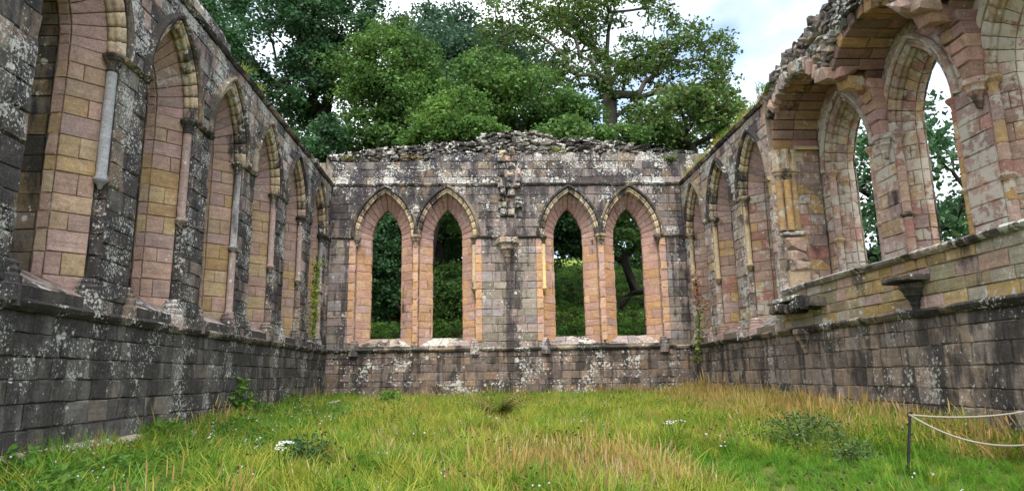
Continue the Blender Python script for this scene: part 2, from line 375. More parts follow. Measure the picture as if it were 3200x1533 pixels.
def unit_block(w, h):
    a = min((1.0, 1.4, 2.0, 2.8), key=lambda q: abs(math.log(q*h/w)))
    k_ = (a, random.randrange(6))
    if k_ not in UNIT:
        hh = .29; ww = a*hh
        V, Fs = hexa([(-ww/2, 0, -hh/2), (ww/2, 0, -hh/2), (ww/2, 0, hh/2), (-ww/2, 0, hh/2)], (0, 1, 0), .12)
        V = V/np.array([ww, 1, hh]); UNIT[k_] = (mesh('stone', V, Fs), V, Fs)
    return UNIT[k_]
RUB = [hull(13, .5, .5, .5, 100+i) for i in range(12)]
RUBM = [mesh('rubble_stone', *r) for r in RUB]

ROOTM = {}
def wloc(root, p): return ROOTM[root.name] @ Vector(p)
def vis(root, p, nrm, area):
    w_ = wloc(root, p); n_ = ROOTM[root.name].to_3x3() @ Vector(nrm); v = Vector(CAM)-w_; d2 = v.length_squared
    c_ = v.normalized().dot(n_)
    q = np.array(w_)-CAM; zz = q @ np.array(fw); inside = zz > 1 and abs(q @ np.array(r2))/zz < .82 and abs(q @ np.array(u2))/zz < .42
    return max(c_, .03)*area/d2*(1 if inside else .02)

# arches: concentric curves about centres set c beyond the middle line
def arch_pt(u, d, side, f, c, zs):
    """f<0: down the jamb by -f metres;  f in 0..1: along the arch to its point"""
    if f <= 0: return np.array([side*u, d, zs+f])
    Rr = u+c; th = f*math.acos(c/Rr)
    return np.array([side*(-c+Rr*math.cos(th)), d, zs+Rr*math.sin(th)])

class Hole:
    def __init__(s, sc, A, c, zs, zb): s.sc, s.A, s.c, s.zs, s.zb = sc, A, c, zs, zb; s.apex = zs+math.sqrt((A+c)**2-c*c)
    def hw(s, z):
        if z < s.zb or z >= s.apex: return None
        if z <= s.zs: return s.A
        return max(0., math.sqrt((s.A+s.c)**2-(z-s.zs)**2)-s.c)
    def top(s, x):
        return s.zs+math.sqrt(max(0, (s.A+s.c)**2-(abs(x-s.sc)+s.c)**2))

def lay(z0, z1, s0, s1, holes, mat, d=0., lens=(.34, .78), hh=.3, stones=None, nrm=(0, -1, 0), var=.15, courses=None):
    """coursed ashlar between z0 and z1, from s0 to s1, cut to the holes; returns a list of stones"""
    out_ = stones if stones is not None else []
    if courses is None:
        n = max(1, round((z1-z0)/hh)); e = np.cumsum(rng.uniform(1-var, 1+var, n)); courses = np.concatenate([[z0], z0+(z1-z0)*e/e[-1]])
    for za, zb in zip(courses[:-1], courses[1:]):
        segs = []; curA = curB = s0
        for h in sorted(holes, key=lambda q: q.sc):
            a = h.hw(za+.001); b = h.hw(zb-.001)
            if a is None and b is None: continue
            if a is None: a = h.A if za < h.zb else 0.
            if b is None: b = 0.
            if h.sc-max(a, b) < s0 and h.sc+max(a, b) < s0: continue
            segs.append((curA, curB, h.sc-a, h.sc-b)); curA, curB = h.sc+a, h.sc+b
        segs.append((curA, curB, s1, s1))
        for lA, lB, rA, rB in segs:
            if (rA-lA+rB-lB)/2 < .07: continue
            ln = (rA-lA+rB-lB)/2; x = [0.]
            while x[-1] < ln-lens[0]*.75: x.append(x[-1]+rng.uniform(*lens))
            if len(x) > 1 and x[-1] > ln: x[-1] = ln
            elif len(x) > 1: x[-1] = ln
            else: x.append(ln)
            x = np.array(x)/x[-1]
            for i, (fa, fb) in enumerate(zip(x[:-1], x[1:])):
                # straight joints inside, the ends follow the arch
                A0 = lA+(rA-lA)*fa; A1 = lA+(rA-lA)*fb; B0 = lB+(rB-lB)*fa; B1 = lB+(rB-lB)*fb
                if i > 0: A0 = B0 = (A0+B0)/2
                if i < len(x)-2: A1 = B1 = (A1+B1)/2
                out_.append(dict(q=((A0, za), (A1, za), (B1, zb), (B0, zb)), d=d+rng.uniform(-.006, .01), m=mat, n=nrm))
    return out_

def emit(root, stones, name='stone', cap=300):
    """the stones that show largest become parts of their own, the rest one joined part per material"""
    for st in stones:
        q = np.array(st['q']); area = abs((q[1, 0]-q[0, 0]+q[2, 0]-q[3, 0])/2*(q[2, 1]-q[0, 1]))
        st['v'] = vis(root, (q[:, 0].mean(), st['d'], q[:, 1].mean()), st['n'], area)
    stones.sort(key=lambda s_: -s_['v'])
    rest = {}
    for i, st in enumerate(stones):
        (a0, za), (a1, _), (b1, zb), (b0, _) = st['q']; d = st['d']
        rect = abs(a0-b0) < .004 and abs(a1-b1) < .004
        if rect:
            me, V, Fs = unit_block(a1-a0, zb-za); sc = ((a1-a0), 1, (zb-za)); ctr = ((a0+a1)/2, d, (za+zb)/2)
            if i < cap:
                o = add(name, me, st['m'], root, ctr); o.scale = sc; continue
            rest.setdefault(st['m'], Acc()).add(V*np.array(sc)+np.array(ctr), Fs)
        else:
            V, Fs = hexa([(a0, d, za), (a1, d, za), (b1, d, zb), (b0, d, zb)], (0, 1, 0), .12)
            if i < cap:
                ctr = V.mean(0); add(name, mesh(name, V-ctr, Fs), st['m'], root, tuple(ctr)); continue
            rest.setdefault(st['m'], Acc()).add(V, Fs)
    for m, a in rest.items(): a.build(name, m, root, kind='stuff')

def core_sheet(root, s0, s1, z0, ztop, holes, d, T, mat, name='wall_core', step=.12):
    """mortar body behind the facing stones: front and back sheets, top, pierced by the holes"""
    xs = set(np.arange(s0, s1, .5)) | {s1}
    for h in holes:
        xs |= set(np.linspace(h.sc-h.A, h.sc+h.A, 17))
    xs = sorted(x for x in xs if s0 <= x <= s1)
    a = Acc(); zt = ztop if callable(ztop) else (lambda x: ztop)
    for xa, xb in zip(xs[:-1], xs[1:]):
        m = (xa+xb)/2; hs = [h for h in holes if abs(m-h.sc) < h.A]
        for dd in (d, T):
            if hs:
                h = hs[0]
                a.add([(xa, dd, z0), (xb, dd, z0), (xb, dd, h.zb), (xa, dd, h.zb)], [(0, 1, 2, 3)], .3)
                a.add([(xa, dd, h.top(xa)), (xb, dd, h.top(xb)), (xb, dd, zt(xb)), (xa, dd, zt(xa))], [(0, 1, 2, 3)], .3)
            else:
                a.add([(xa, dd, z0), (xb, dd, z0), (xb, dd, zt(xb)), (xa, dd, zt(xa))], [(0, 1, 2, 3)], .3)
        a.add([(xa, d, zt(xa)), (xb, d, zt(xb)), (xb, T, zt(xb)), (xa, T, zt(xa))], [(0, 1, 2, 3)], .3)
    for x in (s0, s1): a.add([(x, d, z0), (x, T, z0), (x, T, zt(x)), (x, d, zt(x))], [(0, 1, 2, 3)], .3)
    return a.build(name, mat, root)

def string_course(root, s0, s1, z, h=.13, proj=.11, mat='mould_dark', d0=0., name='string_course', skip=(), tilt=.03):
    """projecting moulded course, in stones about a metre long, rounded and worn"""
    a = Acc(); s = s0
    while s < s1-.05:
        e = min(s1, s+rng.uniform(.7, 1.3)); j = rng.uniform(-.012, .012); p = proj+rng.uniform(-.02, .015)
        if not any(x0 <= (s+e)/2 <= x1 for x0, x1 in skip):
            pr = [(.06, z-h), (-p*.45, z-h), (-p*.8, z-h*.62), (-p, z-h*.28), (-p*.9, z-.02), (-p*.55, z+tilt*.3), (.06, z+tilt)]
            n = 4; V = []; Fs = []
            for i in range(n+1):
                x = s+.004+(e-s-.008)*i/n
                for (dd, zz) in pr: V.append((x, d0+dd+rng.uniform(-.008, .008), zz+j+rng.uniform(-.008, .008)))
            m = len(pr)
            for i in range(n):
                for q in range(m-1): Fs.append((i*m+q, (i+1)*m+q, (i+1)*m+q+1, i*m+q+1))
            Fs += [tuple(range(m)), tuple(n*m+q for q in range(m-1, -1, -1))]
            a.add(V, Fs)
        s = e
    return a.build(name, mat, root)

# ------------------------------------------------------------------ lancet windows
def window_kit(A, Sx, O, c, zs, zb, T, sides, jm, am, om, course=.33, sl=1., fm='left_face', NK=.2):
    """all the meshes of one window, in window coordinates (s about its middle, d into the wall)"""
    K = []                                       # (name, mesh, mat, kind)
    dS = NK+(Sx-O)*sl
    f_arch = 8
    def edges():
        n = round((zs-zb+.3)/course); e = np.cumsum(rng.uniform(.82, 1.18, n)); e = e/e[-1]
        return [-(zs-zb+.3)*(1-x) for x in np.concatenate([[0], e])]
    ed = edges()
    # mortar lining behind the stones
    prof = [(A+.02, .025), (A+.02, NK+.018), (Sx+.025, NK+.018), (O+.025, dS+.02), (O+.03, dS+.22), (O+.11, dS+.26), (O+.11, T)]
    a = Acc()
    fs = list(np.linspace(-(zs-zb), 0, 3))+list(np.linspace(0, 1, 13))[1:]
    for side in (-1, 1):
        P = [[arch_pt(u, d, side, f, c, zs) for (u, d) in prof] for f in fs]
        V = np.array(P).reshape(-1, 3); m = len(prof)
        a.add(V, [(i*m+j, (i+1)*m+j, (i+1)*m+j+1, i*m+j+1) for i in range(len(fs)-1) for j in range(m-1)], .3)
    core_me = a.me('window_reveal')
    groups = {s_: [] for s_ in (-1, 1)}
    for side in (-1, 1):
        ind = side in sides
        acc = {}
        def put(name, m, V, Fs, solo=True):
            if ind and solo: K.append((name, mesh(name, V, Fs), m, None))
            else: acc.setdefault((name, m), Acc()).add(V, Fs)
        nsp = np.array([side, 1, 0])/math.sqrt(2)
        for i, (fa, fb) in enumerate(zip(ed[:-1], ed[1:])):
            z0_, z1_ = zs+fa, zs+fb
            cut = [0, 1] if (i % 2 == 0) else [0, rng.uniform(.35, .65), 1]
            for ta, tb in zip(cut[:-1], cut[1:]):
                pa = (Sx+(O-Sx)*ta, NK+(dS-NK)*ta); pb = (Sx+(O-Sx)*tb, NK+(dS-NK)*tb)
                q = [(side*pa[0], pa[1], z0_), (side*pb[0], pb[1], z0_), (side*pb[0], pb[1], z1_), (side*pa[0], pa[1], z1_)]
                put('jamb_stone', jm, *hexa(q, nsp, .1, gap=.004, ch=.009, jit=.006))
            q = [(side*A, .012, z0_), (side*A, NK, z0_), (side*A, NK, z1_), (side*A, .012, z1_)]
            put('nook_stone', fm, *hexa(q, (side, 0, 0), .06, gap=.004, ch=.012), solo=False)
            q = [(side*O, dS+.025, z0_), (side*O, dS+.19, z0_), (side*O, dS+.19, z1_), (side*O, dS+.025, z1_)]
            put('reveal_stone', jm, *hexa(q, (side, 0, 0), .08, gap=.004, ch=.012), solo=(sides == (1,) or sides == (-1,)))
            q = [(side*(O+.07), dS+.25, z0_), (side*(O+.07), T, z0_), (side*(O+.07), T, z1_), (side*(O+.07), dS+.25, z1_)]
            put('outer_reveal_stone', om, *hexa(q, (side, 0, 0), .08, gap=.004), solo=False)
        ef = np.linspace(0, 1, f_arch+1)
        for fa, fb in zip(ef[:-1], ef[1:]):
            def pt(u, d, f): return arch_pt(u, d, side, max(f, 1e-6), c, zs)
            q = [pt(Sx, NK, fa), pt(O, dS, fa), pt(O, dS, fb), pt(Sx, NK, fb)]
            mid = arch_pt(1, 0, side, (fa+fb)/2, c, 0); nn = np.array([mid[0]+side*c, 0, mid[2]]); nn = nn/np.linalg.norm(nn); nn = (nn+np.array([0, 1, 0]))/math.sqrt(2)
            put('voussoir', am, *hexa(q, nn, .1, gap=.004, ch=.009, jit=.006))
            n2_ = np.array([nn[0], 0, nn[2]]); n2_ /= np.linalg.norm(n2_)
            q = [pt(O, dS+.025, fa), pt(O, dS+.19, fa), pt(O, dS+.19, fb), pt(O, dS+.025, fb)]
            put('reveal_stone', am, *hexa(q, n2_, .08, gap=.004, ch=.012), solo=False)
            q = [pt(O+.07, dS+.25, fa), pt(O+.07, T, fa), pt(O+.07, T, fb), pt(O+.07, dS+.25, fb)]
            put('outer_reveal_stone', om, *hexa(q, n2_, .08, gap=.004), solo=False)
        # arch mouldings: two rolls and the projecting hood
        def sweep(sec, f0, f1, n=5, jj=.004):
            m = len(sec); V = []; Fs = []
            for i in range(n+1):
                f = f0+(f1-f0)*i/n
                for (u, d) in sec: V.append(arch_pt(u, d, side, max(f, 1e-6), c, zs)+rng.uniform(-jj, jj, 3))
            for i in range(n):
                for j in range(m):
                    k_ = (j+1) % m; Fs.append((i*m+j, (i+1)*m+j, (i+1)*m+k_, i*m+k_))
            Fs += [tuple(range(m)), tuple(n*m+q for q in range(m-1, -1, -1))]
            return V, Fs
        def circ(u, d, r, n=8): return [(u+r*math.cos(t), d+r*math.sin(t)) for t in np.linspace(0, 2*math.pi, n, endpoint=False)]
        ns = 8; g = .004
        for i in range(ns):
            acc_v = Acc(); acc_v.add(*sweep([(A+.07, .03), (A+.06, -.025), (A+.03, -.035), (A, -.01), (A-.015, .02), (A-.05, .0), (A-.085, .02), (A-.095, .06), (A-.07, .1), (A-.1, .12), (A-.125, .15), (A-.11, .21), (A+.05, .22)], i/ns+g, (i+1)/ns-g, 3))
            if ind: K.append(('arch_moulding', acc_v.me('arch_moulding', True), 'mould', None))
            else:
                q = acc.setdefault(('arch_moulding', 'mould'), Acc()); q.add(np.concatenate(acc_v.V), acc_v.F)
        hs = [(A+.09, .03), (A+.075, -.05), (A+.10, -.10), (A+.15, -.115), (A+.20, -.06), (A+.22, .03)]
        K.append(('hood_mould', mesh('hood_mould', *sweep(hs, 0, 1, 16, .006)), 'mould_dark', None))
        for (nm, m), ac in acc.items(): K.append((nm, ac.me(nm), m, 'stuff'))
    # sloping sill of three or four blocks
    zf = zb-.34; xs = [-Sx-.02, -.32, .28, Sx+.02]
    for xa, xb in zip(xs[:-1], xs[1:]):
        t = (O+.02)/(Sx+.02)
        q = [(xa, .03, zf), (xb, .03, zf), (xb*t, dS+.12, zb+.03), (xa*t, dS+.12, zb+.03)]
        K.append(('sill_stone', mesh('sill_stone', *hexa(q, (0, .45, -.9), .2, gap=.006, ch=.02, out=.02)), 'sill', None))
    K.append(('sill_bed', mesh('sill_bed', *box((-O-.1, dS+.1, zf-.1), (O+.1, T-.003, zb))), 'sill', None))
    V = [(-A-.02, .05, zf-.12), (A+.02, .05, zf-.12), (A+.02, .05, zf-.03), (-A-.02, .05, zf-.03), (O+.1, dS+.1, zb-.04), (-O-.1, dS+.1, zb-.04)]
    K.append(('sill_core', mesh('sill_core', V, [(0, 1, 2, 3), (3, 2, 4, 5)]), 'sill', None))
    return core_me, K

def shaft_mesh(z0, z1, r=.075, end=True):
    pr = []
    if end: pr += [(.004, z0-.2), (.03, z0-.19), (.045, z0-.13), (.085, z0-.09), (.115, z0-.05), (.12, z0-.02), (.1, z0), (r, z0+.02)]
    else: pr += [(.13, z0), (.14, z0+.05), (.11, z0+.09), (.12, z0+.13), (r, z0+.17)]
    pr += [(r, z1)]
    return mesh('shaft', *lathe(pr, 12), smooth=True)
def capital_mesh(z, s=1.):
    pr = [(.075, z-.32), (.098, z-.30), (.098, z-.275), (.08, z-.26), (.085, z-.2), (.11, z-.13), (.14, z-.1), (.14, z-.085), (.15, z-.08), (.17, z-.05), (.17, z-.012), (.15, z), (.0, z)]
    return mesh('capital', *lathe([(r*s, zz) for r, zz in pr], 12), smooth=False)
def base_mesh(z):
    pr = [(.24, z-.3), (.24, z-.02), (.2, z), (.2, z+.1), (.165, z+.13), (.175, z+.18), (.14, z+.23), (.15, z+.27), (.1, z+.32), (0, z+.32)]
    return mesh('shaft_base', *lathe(pr, 8), smooth=False)

def place_window(root, kit, sc, d0, first_mat=None, remap=None):
    core_me, K = kit
    w_ = add('lancet_window', core_me, 'mortar_r', root, (sc, d0, 0))
    for nm, me, m, kind in K:
        add(nm, me, (remap or {}).get(m, m), w_, kind=kind)
    return w_

def make_root(label, cat, name, loc, rz):
    o = thing(name, label, cat, loc, rz)
    ROOTM[o.name] = Matrix.Translation(loc) @ Matrix.Rotation(rz, 4, 'Z')
    return o
ZG = -1.7
ZS = 5.45

# ------------------------------------------------------------------ left wall
LEFT = make_root('long blackened stone wall with a row of pink deep lancet recesses, on the left', 'wall', 'ruined_wall', (0, 0, 0), math.pi/2)
LC = [-1.92-2.88*i for i in range(7)]
LH = [Hole(s, 1.0, .95, ZS, 1.3) for s in LC]
kitL = window_kit(1.0, .945, .555, .95, ZS, 1.62, 1.8, (1,), 'jamb', 'arch', 'outer')
LS = []
lay(ZG, 1.0, -21, 0, [], 'left_low', stones=LS, hh=.33, lens=(.28, .62), var=.25)
lay(1.0, ZS, -21, 0, LH, 'left_face', stones=LS, hh=.35, lens=(.3, .6), var=.25)
lay(ZS, 7.62, -21, 0, [Hole(s, 1.13, .95, ZS, 1.3) for s in LC], 'left_span', stones=LS, hh=.3, lens=(.3, .65))
lay(7.72, 8.0, -21, -10.9, [], 'left_span', stones=LS, d=-.02, hh=.3, lens=(.6, 1.1))
core_sheet(LEFT, -21.2, 0, ZG-.3, 7.74, LH, .024, 1.35, 'mortar_d')
emit(LEFT, LS)
string_course(LEFT, -21, 0, 1.1, .15, .12)
string_course(LEFT, -21, 0, 7.76, .13, .12)
for i, sc in enumerate(LC):
    w_ = place_window(LEFT, kitL, sc, 0)
    for side in (-1, 1):
        x = side*.91
        if side < 0:
            add('shaft_base', base_mesh(1.3), 'left_face', w_, (x, .11, 0)); continue
        sh_full = side == 1 and i in (3, 0)
        m = 'shaft_clean' if (i == 5 and side == 1) else 'shaft'
        add('shaft', shaft_mesh(3.28, ZS-.3, .082), m, w_, (x, .09, 0))
        add('capital', capital_mesh(ZS-.02), 'mould_dark', w_, (x, .09, 0))
        if sh_full: add('shaft', shaft_mesh(1.5, 3.1, .082, False), 'shaft', w_, (x, .09, 0))
        add('shaft_base', base_mesh(1.3), 'left_face', w_, (x, .11, 0))
# impost string across each pier
for i in range(len(LC)-1):
    string_course(LEFT, LC[i+1]+1.02, LC[i]-1.02, ZS, .1, .1, name='impost')
string_course(LEFT, LC[0]+1.02, -.02, ZS, .1, .1, name='impost')
# coping blocks on the near part of the wall head, low rubble beyond
s = -21.
while s < -11.0:
    e = min(-10.9, s+rng.uniform(.9, 1.5)); h_ = 8.42+rng.uniform(-.05, .06)
    q = [(s, .06, 8.0), (e, .06, 8.0), (e, .22, h_), (s, .22, h_)]
    add('coping_stone', mesh('coping_stone', *hexa(q, (0, 1, 0), 1., gap=.008, ch=.05, jit=.02, out=.05)), 'rubble', LEFT)
    V, Fs = box((s+.02, .2, 7.7), (e-.02, 1.25, h_-.03)); add('coping_core', mesh('coping_core', V, Fs), 'core', LEFT)
    s = e
def rubble_run(root, s0, s1, zbot, ztop, d0, d1, mat, n_layers=None, lens=(.16, .42), hts=(.09, .16), solo=300, jit=.04, front=True):
    """rough rubble in thin layers: front skin plus the ragged top"""
    items = []
    z = min(zbot(s0), zbot(s1), zbot((s0+s1)/2))
    zmax = max(ztop(x) for x in np.linspace(s0, s1, 40))
    while z < zmax:
        h_ = rng.uniform(*hts); s = s0+rng.uniform(0, .2)
        while s < s1:
            l = rng.uniform(*lens)
            mid = s+l/2
            if zbot(mid)-.03 <= z+h_/2 <= ztop(mid)+rng.uniform(-.05, .05):
                dd = d0(mid, z) if callable(d0) else d0
                items.append((mid, dd+rng.uniform(-jit, jit)+.12, z+h_/2, l*1.12, rng.uniform(.28, .42), h_*1.25))
            s += l
        z += h_
    # crest
    s = s0
    while s < s1:
        l = rng.uniform(*lens)
        for dd in np.arange((d0(s, ztop(s)) if callable(d0) else d0)+.3, d1, .38):
            items.append((s+l/2, dd+rng.uniform(-.06, .06), ztop(s+l/2)+rng.uniform(-.1, .05), l*1.2, .45, rng.uniform(.12, .22)))
        s += l
    items.sort(key=lambda t: t[1])
    rest = Acc()
    for i, (x, d, zz, l, dp, h_) in enumerate(items):
        k_ = random.randrange(len(RUB)); rot = Euler((rng.normal(0, .09), rng.normal(0, .08), rng.normal(0, .2)))
        if i < solo:
            o = add('rubble_stone', RUBM[k_], mat, root, (x, d, zz)); o.rotation_euler = rot; o.scale = (l, dp, h_)
        else:
            V = np.array(RUB[k_][0])*np.array((l, dp, h_)) @ np.array(rot.to_matrix()).T+np.array((x, d, zz)); rest.add(V, RUB[k_][1])
    rest.build('rubble_stone', mat, root, kind='stuff')
rubble_run(LEFT, -10.85, -.1, lambda x: 7.78, lambda x: 7.86+.06*math.sin(x*2.1)+(.15 if x > -3 else 0), .1, 1.2, 'rubble', solo=110)
# low footing ledge along the wall foot
string_course(LEFT, -21, 0, -.9, .2, .17, 'sill', name='footing')

# ------------------------------------------------------------------ end wall
BACK = make_root('end wall across the hall with two pairs of open pointed windows', 'wall', 'ruined_wall', (0, 0, 0), 0)
ZB = 5.55
BC = [2.17, 4.65, 9.62, 12.12]
BH = [Hole(s, 1.14, 1.05, ZB, 1.2) for s in BC]
BT = 1.25
def btop(x): return float(np.interp(x, [-1, 0, 1.2, 3, 4.6, 5.9, 6.3, 7.2, 8.3, 9.2, 10, 11, 12.6, 13.4, 15.5], [9.0, 9.02, 9.2, 9.38, 9.5, 9.6, 9.95, 10.0, 9.95, 9.68, 9.72, 9.6, 9.42, 9.2, 9.1]))
def bash(x): return float(np.interp(x, [-1, 3.9, 4.1, 15.5], [8.68, 8.72, 9.08, 9.05]))
kitB = window_kit(1.14, 1.09, .61, 1.05, ZB, 1.52, BT, (-1, 1), 'jamb_back', 'arch_back', 'outer', fm='jamb_back')
BS = []
lay(ZG, 1.0, 0, W, [], 'back_low', stones=BS, hh=.27, lens=(.24, .62), var=.22)
BCR = np.concatenate([[1.0], 1.34+np.cumsum(np.concatenate([[0], (lambda e: e/e.sum()*(ZB-1.34))(rng.uniform(.75, 1.25, 12))]))])
lay(1.0, ZB, 0, W, [Hole(s, 1.4, 1.05, ZB, 1.3) for s in BC], 'back_face', stones=BS, lens=(.3, .8), courses=BCR)
for a_, b_ in ((BC[0]-1.4, BC[0]-1.14), (BC[0]+1.14, BC[1]-1.14), (BC[1]+1.14, BC[1]+1.4), (BC[2]-1.4, BC[2]-1.14), (BC[2]+1.14, BC[3]-1.14), (BC[3]+1.14, BC[3]+1.4)):
    lay(1.34, ZB, a_, b_, [], 'jamb_back', stones=BS, lens=(.3, .4), courses=BCR[1:])
lay(ZB, 7.65, 0, W, [Hole(s, 1.27, 1.05, ZB, 1.2) for s in BC], 'back_span', stones=BS, hh=.34, lens=(.3, .85), var=.22)
lay(7.7, 8.68, 0, W, [], 'back_top', stones=BS, hh=.32, lens=(.35, .8))
lay(8.68, 9.06, 3.9, W, [], 'back_top', stones=BS, hh=.3, lens=(.35, .8))
core_sheet(BACK, -1.3, W+1.5, ZG-.3, lambda x: bash(x)-.03, BH, .024, BT, 'mortar_b')
emit(BACK, BS)
string_course(BACK, 0, W, 1.1, .13, .12)
string_course(BACK, 0, 6.72, 7.76, .12, .1); string_course(BACK, 7.5, W, 7.76, .12, .1)
rubble_run(BACK, -.3, W+.4, bash, btop, .0, BT, 'rubble', lens=(.22, .6), hts=(.08, .15), jit=.03)
core_sheet(BACK, -.3, W+.4, 8.5, lambda x: btop(x)-.1, [], .17, BT-.1, 'core', name='rubble_bed')
for i, sc in enumerate(BC):
    w_ = place_window(BACK, kitB, sc, 0)
    inner = 1 if i % 2 == 1 else -1
    for side in (-1, 1):
        x = side*1.08
        if (i == 1 and side == 1) or (i == 2 and side == -1):
            add('shaft', shaft_mesh(3.45, ZB-.3, .075), 'shaft_buff', w_, (x, .04, 0)); add('capital', capital_mesh(ZB-.02), 'mould_dark', w_, (x, .04, 0))
        elif (i == 0 and side == -1) or (i == 3 and side == 1):
            add('capital', mesh('capital', *lathe([(.01, ZB-.38), (.05, ZB-.36), (.09, ZB-.25), (.15, ZB-.12), (.17, ZB-.05), (.17, ZB), (0, ZB)], 10)), 'mould_dark', w_, (x, .03, 0))
        if side == (1 if i % 2 == 0 else -1): continue
        add('shaft_base', base_mesh(1.14), 'back_face', w_, (x+.02*side, .08, 0))
for a_, b_ in ((0, 1.0), (5.85, 6.72), (7.5, 8.42), (13.3, W)): string_course(BACK, a_, b_, ZB, .1, .1, name='impost')
def corbel(root, s, z, k_=1., mat='mould', d=.0, name='corbel', n=8):
    pr = [(.01, z-.62*k_), (.05*k_, z-.6*k_), (.07*k_, z-.5*k_), (.1*k_, z-.45*k_), (.1*k_, z-.4*k_), (.16*k_, z-.3*k_), (.2*k_, z-.27*k_), (.2*k_, z-.22*k_), (.23*k_, z-.16*k_), (.28*k_, z-.12*k_), (.28*k_, z-.02*k_), (.25*k_, z), (0, z)]
    return add(name, mesh(name, *lathe(pr, n)), mat, root, (s, d, 0))
corbel(BACK, (BC[0]+BC[1])/2, ZB+.05, .8); corbel(BACK, (BC[2]+BC[3])/2, ZB+.05, .8)
# middle corbel with the broken springing of the lost arcade above it
cx = 7.1
corbel(BACK, cx, 5.42, 1.65, 'mould', -.06)
add('corbel_tail', mesh('corbel_tail', *lathe([(.02, 3.95), (.06, 4.1), (.14, 4.45), (.17, 4.6), (0, 4.6)], 8)), 'back_face', BACK, (cx, 0, 0))
q = [(cx-.3, -.2, 5.42), (cx+.3, -.2, 5.42), (cx+.3, -.2, 6.3), (cx-.3, -.2, 6.3)]
add('springer', mesh('springer', *hexa(q, (0, 1, 0), .3, ch=.08, jit=.02)), 'back_face', BACK)
z = 6.3; i = 0
while z < 9.0:
    h_ = rng.uniform(.2, .34); x = cx-.36+rng.uniform(-.05, .05)
    while x < cx+.34:
        l = rng.uniform(.25, .42); o = -rng.uniform(-.02, .38)*(1 if z < 8.2 else .6)
        q = [(x, o, z), (x+l, o, z), (x+l-rng.uniform(0, .05), o, z+h_), (x+rng.uniform(0, .05), o, z+h_)]
        add('toothing_stone', mesh('toothing_stone', *hexa(q, (0, 1, 0), .5, gap=.02, ch=.05, jit=.035, out=.04)), random.choice(['back_face', 'back_span', 'rubble', 'mould', 'back_face', 'back_top', 'arch']), BACK)
        x += l
    z += h_

# ------------------------------------------------------------------ right wall (s runs towards the camera)
RIGHT = make_root('long wall on the right with lancet recesses and a broken vaulted pulpit passage', 'wall', 'ruined_wall', (W, 0, 0), -math.pi/2)
RC = [1.48, 4.22, 7.06]
RH = [Hole(s, 1.0, .95, ZS, 1.3) for s in RC]
JX = 8.3; D2 = 1.45; ZP = 2.18
kitR = window_kit(1.0, .945, .555, .95, ZS, 1.62, 1.45, (-1,), 'right_jamb', 'arch', 'outer', fm='right_face')
RS = []
lay(ZG, 1.0, 0, 20, [], 'right_low', stones=RS, hh=.33, lens=(.28, .7), var=.25)
lay(1.0, ZS, 0, JX, RH, 'right_face', stones=RS, hh=.32, lens=(.3, .6))
lay(ZS, 7.62, 0, JX, [Hole(s, 1.13, .95, ZS, 1.3) for s in RC], 'right_face', stones=RS, hh=.3, lens=(.28, .6))
lay(1.05, ZP-.08, JX, 20, [], 'right_par', stones=RS, hh=.28, lens=(.34, .75))
RWC = [9.75, 12.7, 15.65]
RWH = [Hole(s, 1.05, .95, ZS, 2.0) for s in RWC]
lay(ZP-.1, ZS, JX+.1, 20, RWH, 'right_lime', d=D2, stones=RS, hh=.34, lens=(.35, .7))
lay(ZS, 8.0, JX+.1, 20, [Hole(s, 1.13, .95, ZS, 2.0) for s in RWC], 'right_lime', d=D2, stones=RS, hh=.32, lens=(.35, .7))
core_sheet(RIGHT, 0, JX, ZG-.3, 7.74, RH, .024, 1.45, 'mortar_r')
core_sheet(RIGHT, JX-.01, 20.2, ZG-.3, ZP-.12, [], .025, D2+.9, 'mortar_r', name='parapet_core')
core_sheet(RIGHT, JX-.6, 20.2, ZP-.2, 8.2, RWH, D2+.025, D2+.72, 'mortar_r', name='rear_wall_core')
emit(RIGHT, RS)
string_course(RIGHT, 0, 20, 1.1, .15, .13)
string_course(RIGHT, 0, JX, 7.76, .13, .12)
string_course(RIGHT, JX+.15, 20, ZP, .13, .13, mat='sill', name='parapet_coping')
V, Fs = box((JX, .0, ZP-.12), (20, D2, ZP-.02)); add('passage_floor', mesh('passage_floor', V, Fs), 'sill', RIGHT)
for i, sc in enumerate(RC):
    w_ = place_window(RIGHT, kitR, sc, 0)
    for side in (-1, 1):
        x = side*.91
        if side > 0:
            add('shaft_base', base_mesh(1.3), 'right_face', w_, (x, .11, 0)); continue
        add('shaft', shaft_mesh(3.28, ZS-.3, .078), 'shaft_buff' if side < 0 else 'shaft', w_, (x, .09, 0)); add('capital', capital_mesh(ZS-.02), 'mould', w_, (x, .09, 0))
        add('shaft_base', base_mesh(1.3), 'right_face', w_, (x, .11, 0))
string_course(RIGHT, .02, RC[0]-1.02, ZS, .1, .1, name='impost', mat='mould')
for a_, b_ in zip(RC[:-1], RC[1:]): string_course(RIGHT, a_+1.02, b_-1.02, ZS, .1, .1, name='impost', mat='mould')
string_course(RIGHT, RC[-1]+1.02, JX, ZS, .1, .1, name='impost', mat='mould')
kitP = window_kit(1.05, 1.0, .78, .95, ZS, 2.12, .72, (-1,), 'right_lime', 'right_lime', 'outer_pale', fm='right_jamb')
